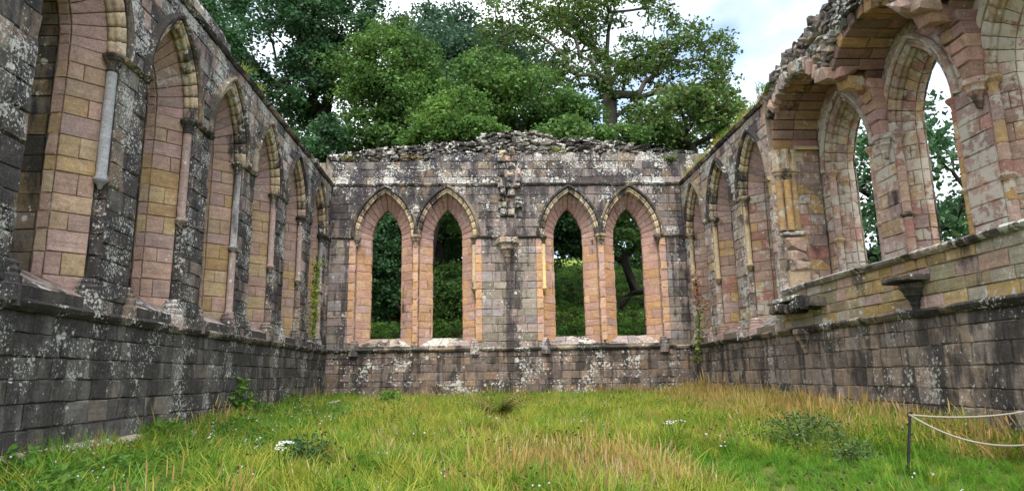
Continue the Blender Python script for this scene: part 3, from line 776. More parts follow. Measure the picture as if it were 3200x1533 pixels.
for i, sc in enumerate(RWC):
    w_ = place_window(RIGHT, kitP, sc, D2, remap={'mould': 'mould_red', 'mould_dark': 'right_lime'})
    for side in (-1, 1):
        x = side*.97; z_ = 2.1
        while z_ < ZS-.3:
            e_ = min(ZS-.3, z_+rng.uniform(.3, .5)); add('shaft_drum', mesh('shaft_drum', *lathe([(.08, z_), (.095, z_+.012), (.095, e_-.012), (.08, e_)], 10)), 'right_jamb', w_, (x, .08, 0)); z_ = e_
        add('capital', capital_mesh(ZS-.02), 'right_jamb', w_, (x, .08, 0))
        add('annulet', mesh('annulet', *lathe([(.08, 3.38), (.13, 3.43), (.16, 3.47), (.13, 3.51), (.08, 3.54)], 9)), 'mould', w_, (x, .08, 0))
# flank of the passage: the wall end facing the camera
def flank(d, z): return (JX, d, z)
jst = Acc(); z = ZP-.05; fl = []
while z < 6.25:
    h_ = rng.uniform(.26, .36); d = .0
    while d < D2-.1:
        l = rng.uniform(.35, .62); e = min(d+l, D2)
        if e > D2-.2: e = D2
        fl.append((d, e, z, min(z+h_, 6.25))); d = e
    z += h_
for d, e, za, zb_ in fl:
    q = [flank(d, za), flank(e, za), flank(e, zb_), flank(d, zb_)]
    V, Fs = hexa(q, (-1, 0, 0), .12, gap=.005); c_ = V.mean(0)
    add('flank_stone', mesh('flank_stone', V-c_, Fs), 'right_jamb' if d > .1 else 'right_face', RIGHT, tuple(c_))
# the moulded ledge where the vault springs
V, Fs = box((JX, .75, 6.22), (JX+.09, D2, 6.31)); add('springing_ledge', mesh('springing_ledge', V, Fs), 'mould', RIGHT)
# clustered respond on the flank
for dd, x in ((.2, .02), (.42, .07), (.64, .02)):
    add('respond_shaft', mesh('respond_shaft', *lathe([(.1, 3.85), (.1, 5.3)], 10), smooth=True), 'right_jamb', RIGHT, (JX+x, dd, 0))
    corbel(RIGHT, JX+x, 5.62, .62, 'mould', dd, name='respond_capital')
    add('respond_springer', mesh('respond_springer', *lathe([(.13, 5.6), (.13, 6.2), (.0, 6.22)], 8)), 'mould', RIGHT, (JX+x, dd, 0))
def lump(root, name, mat, c, s_, seed, rot=(0, 0, 0)):
    V, Fs = hull(22, *[q/2 for q in s_], seed); o = add(name, mesh(name, V, Fs), mat, root, c); o.rotation_euler = rot; return o
lump(RIGHT, 'broken_slab', 'left_span', (JX+.05, .42, 3.78), (.3, .75, .18), 5)
lump(RIGHT, 'worn_block', 'jamb', (JX+.05, .5, 3.45), (.3, .6, .42), 6)
lump(RIGHT, 'worn_block', 'right_jamb', (JX+.05, .5, 3.12), (.28, .62, .34), 8)
q = [(JX+.22, .2, ZP), (JX+.22, .78, ZP), (JX+.22, .78, 2.75), (JX+.22, .2, 2.75)]
add('worn_plinth', mesh('worn_plinth', *hexa(q, (-1, 0, 0), .3, ch=.05, jit=.02)), 'jamb', RIGHT)
lump(RIGHT, 'worn_block', 'mould', (JX+.12, .48, 2.86), (.42, .72, .34), 9)

# vault bays over the passage, their front edge torn away
BAYS = [(9.875, 1.575, 6.25, 1.5), (12.95, 1.5, 6.3, 1.4), (15.95, 1.5, 6.3, 1.4)]
def soff(s):
    for c_, h_, z0, rise in BAYS:
        if abs(s-c_) <= h_: return z0+rise*math.sqrt(max(0, 1-((s-c_)/h_)**2))
    return 6.3
for bi, (c_, h_, z0, rise) in enumerate(BAYS):
    nseg = 17; th = np.linspace(0, math.pi, nseg+1)
    for i in range(nseg):
        ta, tb = th[i], th[i+1]; fr = i/nseg
        pa = (c_-h_*math.cos(ta), z0+rise*math.sin(ta)); pb = (c_-h_*math.cos(tb), z0+rise*math.sin(tb))
        nn = np.array([-(math.cos((ta+tb)/2)), 0, math.sin((ta+tb)/2)*h_/rise]); nn /= np.linalg.norm(nn)
        zmid = (pa[1]+pb[1])/2
        if bi == 0: df = .12 if fr < .62 else .15+(fr-.62)*2.6
        else: df = (.95 if zmid < 6.95 else .14) if fr < .62 else .15+(fr-.62)*2.6
        df = min(1.15, df+rng.uniform(0, .12))
        cuts = [df]
        while cuts[-1] < D2-.3: cuts.append(cuts[-1]+rng.uniform(.5, 1.0))
        cuts[-1] = D2+.02
        for da, db in zip(cuts[:-1], cuts[1:]):
            q = [(pa[0], da, pa[1]), (pa[0], db, pa[1]), (pb[0], db, pb[1]), (pb[0], da, pb[1])]
            V, Fs = hexa(q, nn, .28, gap=.006, ch=.02, jit=.008, out=.02); o_ = V.mean(0)
            V = V-o_; Fs = Fs+[(8, 9, 10, 11)]
            add('vault_stone', mesh('vault_stone', V, Fs), 'soffit', RIGHT, tuple(o_))
# springers stacked over the corbels, leaning out as they rise
for cs in (11.45, 14.45):
    corbel(RIGHT, cs, ZS+.02, .95, 'mould_red', D2-.06, n=8)
    z = ZS+.02; k_ = 0
    for h_ in (.32, .27, .25, .24, .22):
        wv = .17+.04*k_; pr = .18+.065*k_
        q = [(cs-wv, D2-pr, z), (cs+wv, D2-pr, z), (cs+wv+.04, D2-pr-.065, z+h_), (cs-wv-.04, D2-pr-.065, z+h_)]
        add('springer', mesh('springer', *hexa(q, (0, 1, 0), pr+.2, gap=.004, ch=.03, jit=.012)), 'springer', RIGHT)
        z += h_; k_ += 1
    for j, (dx, dd, zz, sz) in enumerate(((-.1, .3, 7.05, (.6, .7, .36)), (.22, .5, 6.95, (.45, .6, .34)), (.0, .75, 6.8, (.6, .6, .4)))):
        lump(RIGHT, 'hanging_block', random.choice(['springer', 'right_jamb', 'soffit']), (cs+dx, dd, zz), sz, 30+j+int(cs), (0, .2, .1))
# rubble body and skin over the vault
def rsky(x): return float(np.interp(x, [8.0, 8.3, 8.7, 9.75, 11.1, 12.5, 14, 20], [7.8, 8.3, 8.45, 8.58, 8.72, 8.85, 9.0, 9.2]))
def rbot(x): return max(soff(x)+.26, 7.2)
a = Acc(); xs = np.linspace(JX-.35, 20, 60)
for xa, xb in zip(xs[:-1], xs[1:]):
    V, Fs = box((xa, .38, rbot(xa)), (xb, D2+.8, rsky(xa)-.08))
    for v in (1, 2): V[v] = (V[v][0], V[v][1], rbot(xb)); V[v+4] = (V[v+4][0], V[v+4][1], rsky(xb)-.08)
    a.add(V, [Fs[0], Fs[1], Fs[2], Fs[4]], .3)
a.add([(JX-.35, .38, 7.7), (JX-.35, D2+.8, 7.7), (JX-.35, D2+.8, rsky(JX-.35)), (JX-.35, .38, rsky(JX-.35))], [(0, 1, 2, 3)], .3)
a.build('vault_core', 'core', RIGHT)
rubble_run(RIGHT, JX-.35, 17.5, lambda x: rbot(x)-.02 if x > JX else 7.74, rsky, lambda x, z: .1+max(0, (z-7.9))*.12, D2+.6, 'rubble_r', lens=(.14, .38), hts=(.1, .2), jit=.07)
rubble_run(RIGHT, .1, JX-.3, lambda x: 7.78, lambda x: 7.86+.05*math.sin(x*2.7), .12, 1.3, 'rubble', solo=60)
for i in range(14):                                     # voussoir ends hanging from the torn edge
    s_ = 8.7+i*.19
    lump(RIGHT, 'torn_voussoir', random.choice(['rubble_r', 'rubble_r', 'right_face', 'jamb']), (s_, .14+rng.uniform(-.04, .06), soff(s_)+.14), (.2, .3, .42), 60+i, (0, (s_-9.9)*.35, 0))
# brackets and the broken projecting slab on the pulpit front
q = [(13.5, -.42, 1.6), (14.4, -.42, 1.6), (14.4, -.42, 1.72), (13.5, -.42, 1.72)]
add('bracket_slab', mesh('bracket_slab', *(lambda r_: (r_[0], r_[1]+[(8, 9, 10, 11)]))(hexa(q, (0, 1, 0), .45, ch=.03, jit=.02))), 'bracket', RIGHT)
corbel(RIGHT, 13.95, 1.6, .9, 'bracket', -.06, name='bracket')
for i in range(9):
    lump(RIGHT, 'broken_slab', 'bracket', (8.5+i*.25+rng.uniform(-.05, .05), -.17, 1.62+rng.uniform(-.06, .06)), (.42, .6, rng.uniform(.26, .4)), 80+i)
for i in range(5): lump(RIGHT, 'slab_top', 'left_span', (8.2+i*.33, -.14, 1.84), (.4, .5, .14), 95+i)
corbel(RIGHT, 9.4, 1.05, 1.0, 'right_low', -.03, name='bracket')

# ------------------------------------------------------------------ ground, hillside
def gz(x, y):
    x = np.asarray(x, float); y = np.asarray(y, float)
    inner = -1.03+np.minimum(y, 0)*.019
    outb = .75+np.clip(y-1.3, 0, None)*.25
    outb = np.where(y > 58, .75+56.7*.25+(y-58)*.03, outb)
    z = np.where(y > .6, outb, inner)
    side = np.clip(np.maximum(-1.4-x, x-W-2.3), 0, None)
    z = np.where((y <= .6) & (side > 0), inner+.6+side*.03, z)
    return z
def gnoise(x, y): return .05*np.sin(x*1.3+.4)*np.cos(y*1.1)+.03*np.sin(x*3.1+y*2.3)
xs = np.concatenate([[-400, -200, -100, -60], np.arange(-40, -2, 2), np.arange(-1.5, W+2.6, .5), np.arange(W+4, 60, 2), [80, 120, 220, 400]])
ys = np.concatenate([[-400, -200, -100, -60, -40], np.arange(-32, .4, .5), [.59, .61], np.arange(1, 6, .5), np.arange(6, 60, 2), [80, 120, 200, 400]])
X, Y = np.meshgrid(xs, ys); Z = gz(X, Y)+np.where((X > -1) & (X < W+1) & (Y < .5), gnoise(X, Y), 0)
V = np.stack([X, Y, Z], -1).reshape(-1, 3); nx = len(xs)
ii = np.arange(len(ys)-1)[:, None]*nx+np.arange(nx-1)[None]
Q = np.stack([ii, ii+1, ii+nx+1, ii+nx], -1).reshape(-1, 4)
cy_ = V[Q].mean(1)[:, 1]
for nm, mt, sel, lab in (('ground', 'soil', cy_ < .6, 'rough turf floor of the roofless hall'), ('hillside', 'bank', (cy_ >= .6) & (cy_ < 44), 'dark grassy bank rising behind the end wall'), ('field', 'field', cy_ >= 44, 'sunlit green field beyond the bank')):
    q_ = Q[sel]; u_, inv = np.unique(q_, return_inverse=True)
    g_ = add(nm, fast_mesh(nm, V[u_], inv.reshape(-1, 4), True), mt, kind='structure'); g_['label'] = lab
# ------------------------------------------------------------------ trees
def px_at(px, py, Yw):
    d = np.array(fw)+np.array(r2)*(px-1600)/F_PX-np.array(u2)*(py-766.5)/F_PX
    t = (Yw-CAM[1])/d[1]; return CAM+d*t
def leaves(cent, n, rad, size, r, droop=.0, flat=.7):
    N = len(cent)*n
    c = np.repeat(cent, n, 0); rr = np.repeat(np.broadcast_to(np.asarray(rad, float), (len(cent),)), n)
    p = r.normal(size=(N, 3)); p /= np.linalg.norm(p, axis=1)[:, None]; p *= (r.random((N, 1))**.62)*1.15
    c = c+p*rr[:, None]*np.array([1, 1, flat]); c[:, 2] -= droop*(p[:, 0]**2+p[:, 1]**2)*rr
    a = r.normal(size=(N, 3)); a[:, 2] *= .6; a /= np.linalg.norm(a, axis=1)[:, None]
    b = r.normal(size=(N, 3)); b -= (b*a).sum(1)[:, None]*a; b /= np.linalg.norm(b, axis=1)[:, None]
    s_ = size*r.uniform(.6, 1.3, (N, 1)); a *= s_*.5; b *= s_*.36
    V = np.stack([c-a, c+b-a*.1, c+a, c-b-a*.1], 1).reshape(-1, 3)
    return V, np.arange(N*4).reshape(N, 4)
def grow(trunk, att, r, k_r, wander=.35):
    """branches from the trunk to every foliage clump, nearest first, radii by load"""
    P = [np.array(t, float) for t in trunk]; par = [-1]+list(range(len(trunk)-1)); dist = [0.]
    for i in range(1, len(P)): dist.append(dist[-1]+np.linalg.norm(P[i]-P[i-1]))
    tips = []; base = P[0]
    order = np.argsort([np.linalg.norm(a_-P[len(trunk)//2]) for a_ in att])
    start = max(1, len(trunk)//3)
    for i in order:
        a_ = att[i]; arr = np.array(P[start:]); d_ = np.linalg.norm(arr-a_, axis=1)
        pen = np.where(arr[:, 2] > a_[2]+.3, 1.5, 1.)
        j = int(np.argmin(d_*pen+.12*np.array(dist[start:])))+start
        v = a_-P[j]; ln = np.linalg.norm(v); m = max(2, int(ln/1.1)); prev = j
        side = r.normal(size=3)*wander*ln*.25
        for q in range(1, m+1):
            t = q/m; p = P[j]+v*t+side*math.sin(math.pi*t)+np.array([0, 0, .12*ln*math.sin(math.pi*t)])
            P.append(p); par.append(prev); dist.append(dist[prev]+ln/m); prev = len(P)-1
        tips.append(prev)
    load = np.zeros(len(P)); load[tips] = 1
    for i in range(len(P)-1, 0, -1): load[par[i]] += load[i]
    rad = k_r*np.sqrt(np.maximum(load, .6))
    a = Acc(); kids = {}
    for i in range(1, len(P)): kids.setdefault(par[i], []).append(i)
    seen = set()
    for i in range(len(P)):
        for n_, kx in enumerate(kids.get(i, [])):
            if kx in seen: continue
            ch = [i, kx]; seen.add(kx); cur = kx
            while kids.get(cur):
                nxt = max(kids[cur], key=lambda q: load[q])
                if nxt in seen: break
                ch.append(nxt); seen.add(nxt); cur = nxt
            rr = [rad[c] for c in ch]
            if n_ > 0 or i > 0: rr[0] = min(rr[0], rr[1]*1.15)
            big = rr[0] > .12
            a.add(*tube([P[c] for c in ch], rr, 7 if big else 4))
    return a
def crown_pts(n, c, rad, r, shell=.55, lower=-.75):
    q = r.normal(size=(n*3, 3)); q /= np.linalg.norm(q, axis=1)[:, None]; q = q[q[:, 2] > lower][:n]
    rr = r.uniform(shell, 1, (len(q), 1))**.7
    lump_ = 1+.16*np.sin(q[:, :1]*5+c[0])*np.cos(q[:, 1:2]*4+c[1])+.1*np.sin(q[:, 2:]*7)
    return np.array(c)+q*rr*lump_*np.array(rad)
def tree(name, label, base, crowns, mat, bk='bark', seed=0, n=110, nl=90, size=.3, crad=1.0, trunk=None, k_r=.035, group=None, cat='tree', thin=None, flat=.65):
    r = np.random.default_rng(seed); base = np.array(base, float)
    cen = np.array(crowns[0][0], float)
    if trunk is None:
        top = cen+np.array([0, 0, crowns[0][1][2]*.2]); m = 7
        trunk = [base+(top-base)*t+np.array([math.sin(t*5+seed), math.cos(t*4+seed), 0])*.25*t for t in np.linspace(0, 1, m)]
    att = np.concatenate([crown_pts(int(n*w_), c_, rd, r) for (c_, rd, w_) in crowns])
    o = thing(name, label, cat, tuple(base), group=group)
    tk = grow(trunk, att, r, k_r)
    t_ = tk.build('trunk', bk, o, tuple(-base), smooth=True)
    V, Q = leaves(att, nl, crad*r.uniform(.75, 1.35, len(att)), size, r, .15, flat)
    add('crown', fast_mesh('crown', V-base, Q), mat, o)
    return o
def T(px, py, Y): return px_at(px, py, Y)
def ptree(name, label, bx, Y, crowns, mat, **k_):
    """crowns: (px, py, half-width px, half-height px, weight), at distance Y"""
    cs = []; dist = (Y-CAM[1])
    for cx_, cy_, rw, rh, w_ in crowns:
        c_ = px_at(cx_, cy_, Y); s_ = dist/F_PX; cs.append((c_, (rw*s_, min(rw*s_, 5.5), rh*s_), w_))
    b = px_at(bx, 900, Y); b[2] = float(gz(b[0], Y))-.1
    tr = k_.pop('trunk_px', None)
    if tr: k_['trunk'] = [b]+[px_at(x, y, Y+dy) for x, y, dy in tr]
    return tree(name, label, b, cs, mat, **k_)

ptree('broadleaf_tree', 'tall dark green tree at the far left with forked black trunk against the sky', 1005, 17,
      [(820, 100, 300, 200, .75), (1040, 40, 170, 150, .35), (840, 330, 170, 110, .25), (1030, 240, 130, 130, .2), (700, 250, 120, 120, .15)], 'leaf_dark', seed=1, n=180, nl=150, size=.26, crad=1.0,
      trunk_px=[(1000, 560, 0), (1005, 460, 0), (1015, 370, .3), (1030, 280, .5), (1040, 190, .3), (1050, 90, 0)])
ptree('broadleaf_tree', 'rounded mid green tree just left of the middle behind the end wall', 1095, 15,
      [(1210, 240, 170, 170, .8), (1150, 420, 140, 80, .3), (1320, 340, 140, 130, .4)], 'leaf_mid', seed=2, n=150, nl=170, size=.22, crad=1.0)
ptree('broadleaf_tree', 'greyish green tree farther off left of the middle, its thin top showing sky', 1520, 32,
      [(1370, 110, 150, 85, .55), (1330, 260, 170, 130, .45)], 'leaf_grey', seed=3, n=95, nl=110, size=.36, crad=1.25)
ptree('broadleaf_tree', 'tall bluish green tree behind the small fresh green one, left of the sycamore', 1560, 28,
      [(1480, 230, 190, 160, .8), (1600, 200, 160, 120, .4), (1330, 180, 120, 120, .3)], 'leaf_grey', seed=15, n=120, nl=140, size=.3, crad=1.35)
ptree('sycamore_tree', 'great spreading sycamore with bare dark limbs, tallest tree in the middle', 1872, 19,
      [(1650, 110, 230, 130, .42), (1930, 60, 200, 110, .34), (2130, 190, 150, 130, .32), (1800, 270, 200, 90, .22), (2100, 350, 180, 90, .26), (2230, 320, 110, 80, .16), (1960, 230, 150, 90, .16)],
      'leaf_syc', bk='bark_grey', seed=4, n=185, nl=75, size=.27, crad=.85, k_r=.030,
      trunk_px=[(1920, 560, 0), (1915, 450, 0), (1905, 380, 0), (1905, 300, -.2), (1900, 240, -.2), (1895, 180, -.3), (1900, 110, -.2), (1920, 30, 0)])
ptree('broadleaf_tree', 'light green bushy tree with dark twisted branches right of the middle', 1620, 12,
      [(1540, 260, 150, 80, .42), (1620, 330, 180, 90, .42), (1500, 380, 120, 70, .2), (1760, 360, 120, 80, .26)], 'leaf_mid', seed=5, n=130, nl=140, size=.23, crad=.8,
      trunk_px=[(1660, 520, 0), (1640, 430, 0), (1600, 370, 0), (1560, 320, .2), (1550, 260, .2)])
ptree('maple_sapling', 'small bright yellow green tree just over the end wall', 1300, 7,
      [(1400, 410, 130, 50, .5), (1330, 440, 90, 30, .2), (1490, 420, 100, 55, .35), (1440, 330, 90, 50, .25), (1360, 360, 70, 40, .15)], 'leaf_young', seed=6, n=120, nl=55, size=.19, crad=.6, k_r=.02, flat=.35)
ptree('broadleaf_tree', 'green tree filling the gap between the sycamore and the right wall', 2210, 14,
      [(2160, 380, 190, 90, .6), (2060, 420, 110, 60, .25), (2300, 400, 90, 80, .2)], 'leaf_syc', seed=7, n=90, nl=100, size=.27, crad=.85)
ptree('holly_bush', 'low dense bush close behind the end wall under the sycamore', 1680, 6,
      [(1770, 440, 110, 50, .7), (1930, 450, 110, 45, .5)], 'leaf_mid', seed=8, n=60, nl=130, size=.2, crad=.55, k_r=.02)
ptree('broadleaf_tree', 'pale leaved slender tree leaning over the left wall head', 640, 9,
      [(640, 120, 110, 140, .6), (700, 260, 80, 60, .2)], 'leaf_dark', seed=9, n=70, nl=110, size=.26, crad=.85)
ptree('yew_tree', 'black green yew seen through the leftmost end window', 1090, 9.5,
      [(1190, 760, 110, 150, 1), (1130, 900, 60, 90, .3), (1240, 930, 70, 70, .3)], 'leaf_dark', seed=10, n=80, nl=150, size=.2, crad=.8)
ptree('broadleaf_tree', 'leafy tree seen through the second end window with sky between its boughs', 1300, 12,
      [(1400, 700, 120, 90, .5), (1380, 900, 110, 90, .5), (1430, 560, 130, 100, .4)], 'leaf_mid', seed=11, n=80, nl=110, size=.24, crad=.8)
ptree('broadleaf_tree', 'dark crown filling the head of the third end window', 1690, 13,
      [(1660, 640, 120, 110, .4), (1790, 690, 110, 110, .6), (1760, 560, 160, 80, .5), (1800, 770, 50, 40, .15)], 'leaf_dark', seed=12, n=90, nl=130, size=.24, crad=.8)
ptree('broadleaf_tree', 'tree with a low arching bough seen through the rightmost end window', 1960, 11,
      [(1960, 720, 110, 110, .6), (1980, 600, 130, 90, .4)], 'leaf_mid', seed=13, n=75, nl=120, size=.22, crad=.75,
      trunk_px=[(1935, 980, 0), (1945, 940, 0), (1985, 910, 0), (2040, 905, 0), (2060, 800, .2), (2000, 700, .3)])
ptree('yew_tree', 'dark understorey tree deep in shade behind the middle of the end wall', 1580, 22,
      [(1520, 800, 160, 160, .5), (1700, 650, 200, 100, .5), (1300, 700, 200, 160, .5)], 'leaf_dark', seed=14, n=110, nl=110, size=.32, crad=1.3)
ptree('shrub', 'leafy dark shrub beside the trunk at the corner of the left and end walls', 960, 11, [(960, 470, 90, 60, .6), (1030, 440, 50, 70, .4)], 'leaf_dark', seed=51, n=60, nl=90, size=.22, crad=.7, k_r=.02, cat='shrub')
for i, (px_, py_, hw_, hh_, Y_, lab) in enumerate([(1140, 820, 70, 110, 8.5, 'shadowy shrub low in the leftmost end window'), (1245, 780, 60, 150, 9, 'tall shadowy shrub at the right side of the leftmost end window'),
        (1400, 930, 90, 80, 10, 'dark shrub at the foot of the second end window'), (1370, 800, 60, 120, 14, 'shadowy shrub halfway up the second end window'), (1950, 985, 50, 30, 15, 'small dark shrub low in the rightmost end window'), (1700, 760, 60, 90, 18, 'dark shrub at the left side of the third end window'), (2010, 800, 60, 60, 18, 'dark shrub beyond the arching bough of the rightmost end window')]):
    ptree('shrub', lab, (1300, 1300, 1300, 1300, 1930, 1680, 2060)[i], Y_, [(px_, py_, hw_, hh_, 1.)], 'leaf_dark' if i != 2 else 'leaf_mid', seed=40+i, n=45 if i < 4 else 14, nl=120, size=.17, crad=.6, k_r=.018, cat='shrub')
def wtree(name, label, base, c_, rd, mat, **k_): return tree(name, label, base, [(c_, rd, 1.)], mat, **k_)
wtree('broadleaf_tree', 'dark tree outside the narrow pulpit window', (24.5, 3, -.4), (24.5, 3, 6.5), (4.2, 4, 6.5), 'leaf_dark', seed=20, n=110, nl=110, size=.26, crad=1.0)
wtree('broadleaf_tree', 'sparse tree standing beyond the tall open pulpit window', (23.5, -6.5, -.4), (23.5, -6.5, 3.0), (2.2, 2.4, 2.4), 'leaf_syc', seed=21, n=60, nl=80, size=.24, crad=.75, k_r=.03)
wtree('broadleaf_tree', 'green tree to the right beyond the tall pulpit window', (27, -9, -.4), (27, -9, 2.6), (3, 3, 2.4), 'leaf_mid', seed=22, n=70, nl=90, size=.26, crad=.9)
# far wood closing the view at the back, one mass
r_ = np.random.default_rng(55); cl = []
for x in np.concatenate([np.arange(-45, 14.5, 2.6), np.arange(14.6, 18.2, .9), np.arange(18.6, 75, 2.6)]):
    yb = 57 if 14.5 < x < 18.3 else 43
    for k_ in range(9): cl.append((x+r_.normal(0, 1.5), yb+r_.normal(0, 2), float(gz(x, yb))-.3+r_.uniform(0, 7.0)+(2 if yb > 50 else 0)))
V, Q = leaves(np.array(cl), 110, 1.9, .5, r_)
o = add('far_wood', fast_mesh('far_wood', V, Q), 'leaf_dark', kind='stuff'); o['label'] = 'dark wood closing the top of the bank'

# ------------------------------------------------------------------ meadow
SRC = bpy.data.collections.new('meadow_sources')
def blades(n, rad, h, w_, bend, r, head=0., spread=1.):
    V = []; Fs = []; tip = []
    for i in range(n):
        a = r.uniform(0, 2*math.pi); q = rad*math.sqrt(r.random()); bx, by = q*math.cos(a), q*math.sin(a)
        hh = h*r.uniform(.55, 1.15); az = r.uniform(0, 2*math.pi); dx, dy = math.cos(az), math.sin(az); b = bend*r.uniform(.3, 1.7)
        px_, py_ = -dy, dx; ww = w_*r.uniform(.7, 1.3); i0 = len(V)
        for t, wf in ((0, 1), (.45, .9), (.8, .55)):
            o_ = b*hh*t*t
            for s_ in (-1, 1): V.append((bx+dx*o_+px_*ww*wf*s_/2, by+dy*o_+py_*ww*wf*s_/2, hh*(t-.18*b*t*t))); tip.append(t)
        V.append((bx+dx*b*hh, by+dy*b*hh, hh*(1-.22*b))); tip.append(1)
        Fs += [(i0, i0+1, i0+3, i0+2), (i0+2, i0+3, i0+5, i0+4), (i0+4, i0+5, i0+6)]
        if head and r.random() < head:
            tp = np.array(V[-1]); hl = hh*.3; i1 = len(V)
            for z_, rr in ((-.1, .2), (.3, .8), (.7, .6), (1.05, .1)):
                for k_ in range(3):
                    th = k_*2.1; V.append((tp[0]+dx*b*.2*hl*z_+math.cos(th)*rr*ww*1.5, tp[1]+dy*b*.2*hl*z_+math.sin(th)*rr*ww*1.5, tp[2]+hl*z_-hl*.5)); tip.append(1)
            for l in range(3):
                for k_ in range(3): Fs.append((i1+l*3+k_, i1+l*3+(k_+1) % 3, i1+l*3+3+(k_+1) % 3, i1+l*3+3+k_))
    return mesh('clump', V, Fs, tip=tip)
def herb(n, rad, h, size, r):
    V = []; Fs = []
    for i in range(n):
        a = r.uniform(0, 6.28); q = rad*math.sqrt(r.random()); c_ = np.array([q*math.cos(a), q*math.sin(a), h*r.uniform(.15, 1)*(1-.5*(q/rad)**2)])
        d = r.normal(size=3); d[2] *= .5; d /= np.linalg.norm(d); e = np.cross(d, r.normal(size=3)); e /= np.linalg.norm(e)
        s_ = size*r.uniform(.6, 1.3); i0 = len(V)
        V += [tuple(c_-d*s_), tuple(c_+e*s_*.38), tuple(c_+d*s_), tuple(c_-e*s_*.38)]; Fs.append((i0, i0+1, i0+2, i0+3))
    return mesh('clump', V, Fs)
def dots(n, rad, h, size, r, stem=True):
    V = []; Fs = []; mi = []
    for i in range(n):
        a = r.uniform(0, 6.28); q = rad*math.sqrt(r.random()); x, y, z = q*math.cos(a), q*math.sin(a), h*r.uniform(.75, 1.15)
        v, f = hull(8, size, size, size*.9, int(r.integers(1e6))); i0 = len(V)
        V += [(x+p[0], y+p[1], z+p[2]) for p in v]; Fs += [tuple(k_+i0 for k_ in t) for t in f]; mi += [0]*len(f)
        if stem:
            i0 = len(V); V += [(x-.003, y, 0), (x+.003, y, 0), (x+.003, y, z), (x-.003, y, z)]; Fs.append((i0, i0+1, i0+2, i0+3)); mi.append(1)
    me = mesh('clump', V, Fs); me.polygons.foreach_set('material_index', mi); return me
def src(me, mat): 
    me.materials.append(MT[mat])
    if mat in ('petal', 'g_brown'): me.materials.append(MT['g_green'])
    o = bpy.data.objects.new('clump', me); return o
def scatter(name, label, sources, pts, scl, idx, r):
    """one stuff object: points that carry clumps (geometry nodes)"""
    col = bpy.data.collections.new(name+'_clumps')
    for i, o in enumerate(sources): o.name = 'clump_%02d' % i+name; col.objects.link(o)
    me = bpy.data.meshes.new(name); me.vertices.add(len(pts)); me.vertices.foreach_set('co', np.ascontiguousarray(pts, 'f').ravel())
    a = me.attributes.new('scl', 'FLOAT', 'POINT'); a.data.foreach_set('value', np.asarray(scl, 'f'))
    a = me.attributes.new('idx', 'INT', 'POINT'); a.data.foreach_set('value', np.asarray(idx, 'i'))
    rot = np.stack([r.normal(0, .26, len(pts)), r.normal(0, .26, len(pts)), r.uniform(0, 6.28, len(pts))], -1)
    a = me.attributes.new('rot', 'FLOAT_VECTOR', 'POINT'); a.data.foreach_set('vector', np.ascontiguousarray(rot, 'f').ravel())
    o = bpy.data.objects.new(name, me); COL.objects.link(o); o['kind'] = 'stuff'; o['label'] = label
    ng = bpy.data.node_groups.new(name, 'GeometryNodeTree')
    ng.interface.new_socket('Geometry', in_out='INPUT', socket_type='NodeSocketGeometry'); ng.interface.new_socket('Geometry', in_out='OUTPUT', socket_type='NodeSocketGeometry')
    N = ng.nodes.new; gi, go = N('NodeGroupInput'), N('NodeGroupOutput'); ip = N('GeometryNodeInstanceOnPoints'); ci = N('GeometryNodeCollectionInfo')
    ci.inputs['Collection'].default_value = col; ci.inputs['Separate Children'].default_value = True; ci.inputs['Reset Children'].default_value = True
    def na(n, t): q = N('GeometryNodeInputNamedAttribute'); q.data_type = t; q.inputs['Name'].default_value = n; return q.outputs['Attribute']
    lk = ng.links.new
    lk(gi.outputs[0], ip.inputs['Points']); lk(ci.outputs[0], ip.inputs['Instance']); ip.inputs['Pick Instance'].default_value = True
    lk(na('idx', 'INT'), ip.inputs['Instance Index']); lk(na('rot', 'FLOAT_VECTOR'), ip.inputs['Rotation']); lk(na('scl', 'FLOAT'), ip.inputs['Scale'])
    lk(ip.outputs[0], go.inputs[0])
    md = o.modifiers.new('scatter', 'NODES'); md.node_group = ng
    return o
r = np.random.default_rng(3)
def field(n, x0, x1, y0, y1, p=1.):
    x = r.uniform(x0, x1, n); y = y0+(y1-y0)*r.random(n)**p
    return x, y
def smooth(x, y, sx, sy, ph): return .5+.25*np.sin(x*sx+ph)*np.cos(y*sy+ph*2)+.25*np.sin(x*sx*2.3+y*sy*1.7+ph*3)
S_G = [src(blades(50, .17, .42, .011, .8, r), 'g_lime') for i in range(3)]+[src(blades(50, .17, .40, .012, .8, r), 'g_green') for i in range(3)]+\
      [src(blades(34, .16, .44, .007, .6, r, .35), 'g_dry') for i in range(3)]+[src(herb(130, .2, .3, .034, r), 'g_deep') for i in range(2)]+[src(blades(12, .16, .46, .004, .6, r, .9), 'g_pale') for i in range(2)]
n = 15000
x, y = field(n, .1, W-.1, -21, -.15, .8)
z = gz(x, y)+gnoise(x, y)-.02
wl = smooth(x, y, .5, .45, 1.); wg = smooth(x, y, .8, .5, 2.)
rightdry = np.clip((x-11.2-.1*(y+8))/2., 0, 1)*np.clip((y+15)/3, 0, 1)*.6*(.4+wl)
frontdry = np.exp(-((x-7.6)/1.1)**2-((y+17.0)/1.3)**2)*.9
leftherb = np.clip((3.6-x)/2, 0, 1)*np.clip(1-(y+6)/5, .3, 1)
backherb = np.clip(1+(y+1.6)/1.2, 0, 1)*.8
edge = np.clip(1-np.minimum(x, W-x)/.7, 0, 1)
rr = r.random(n); idx = np.empty(n, int)
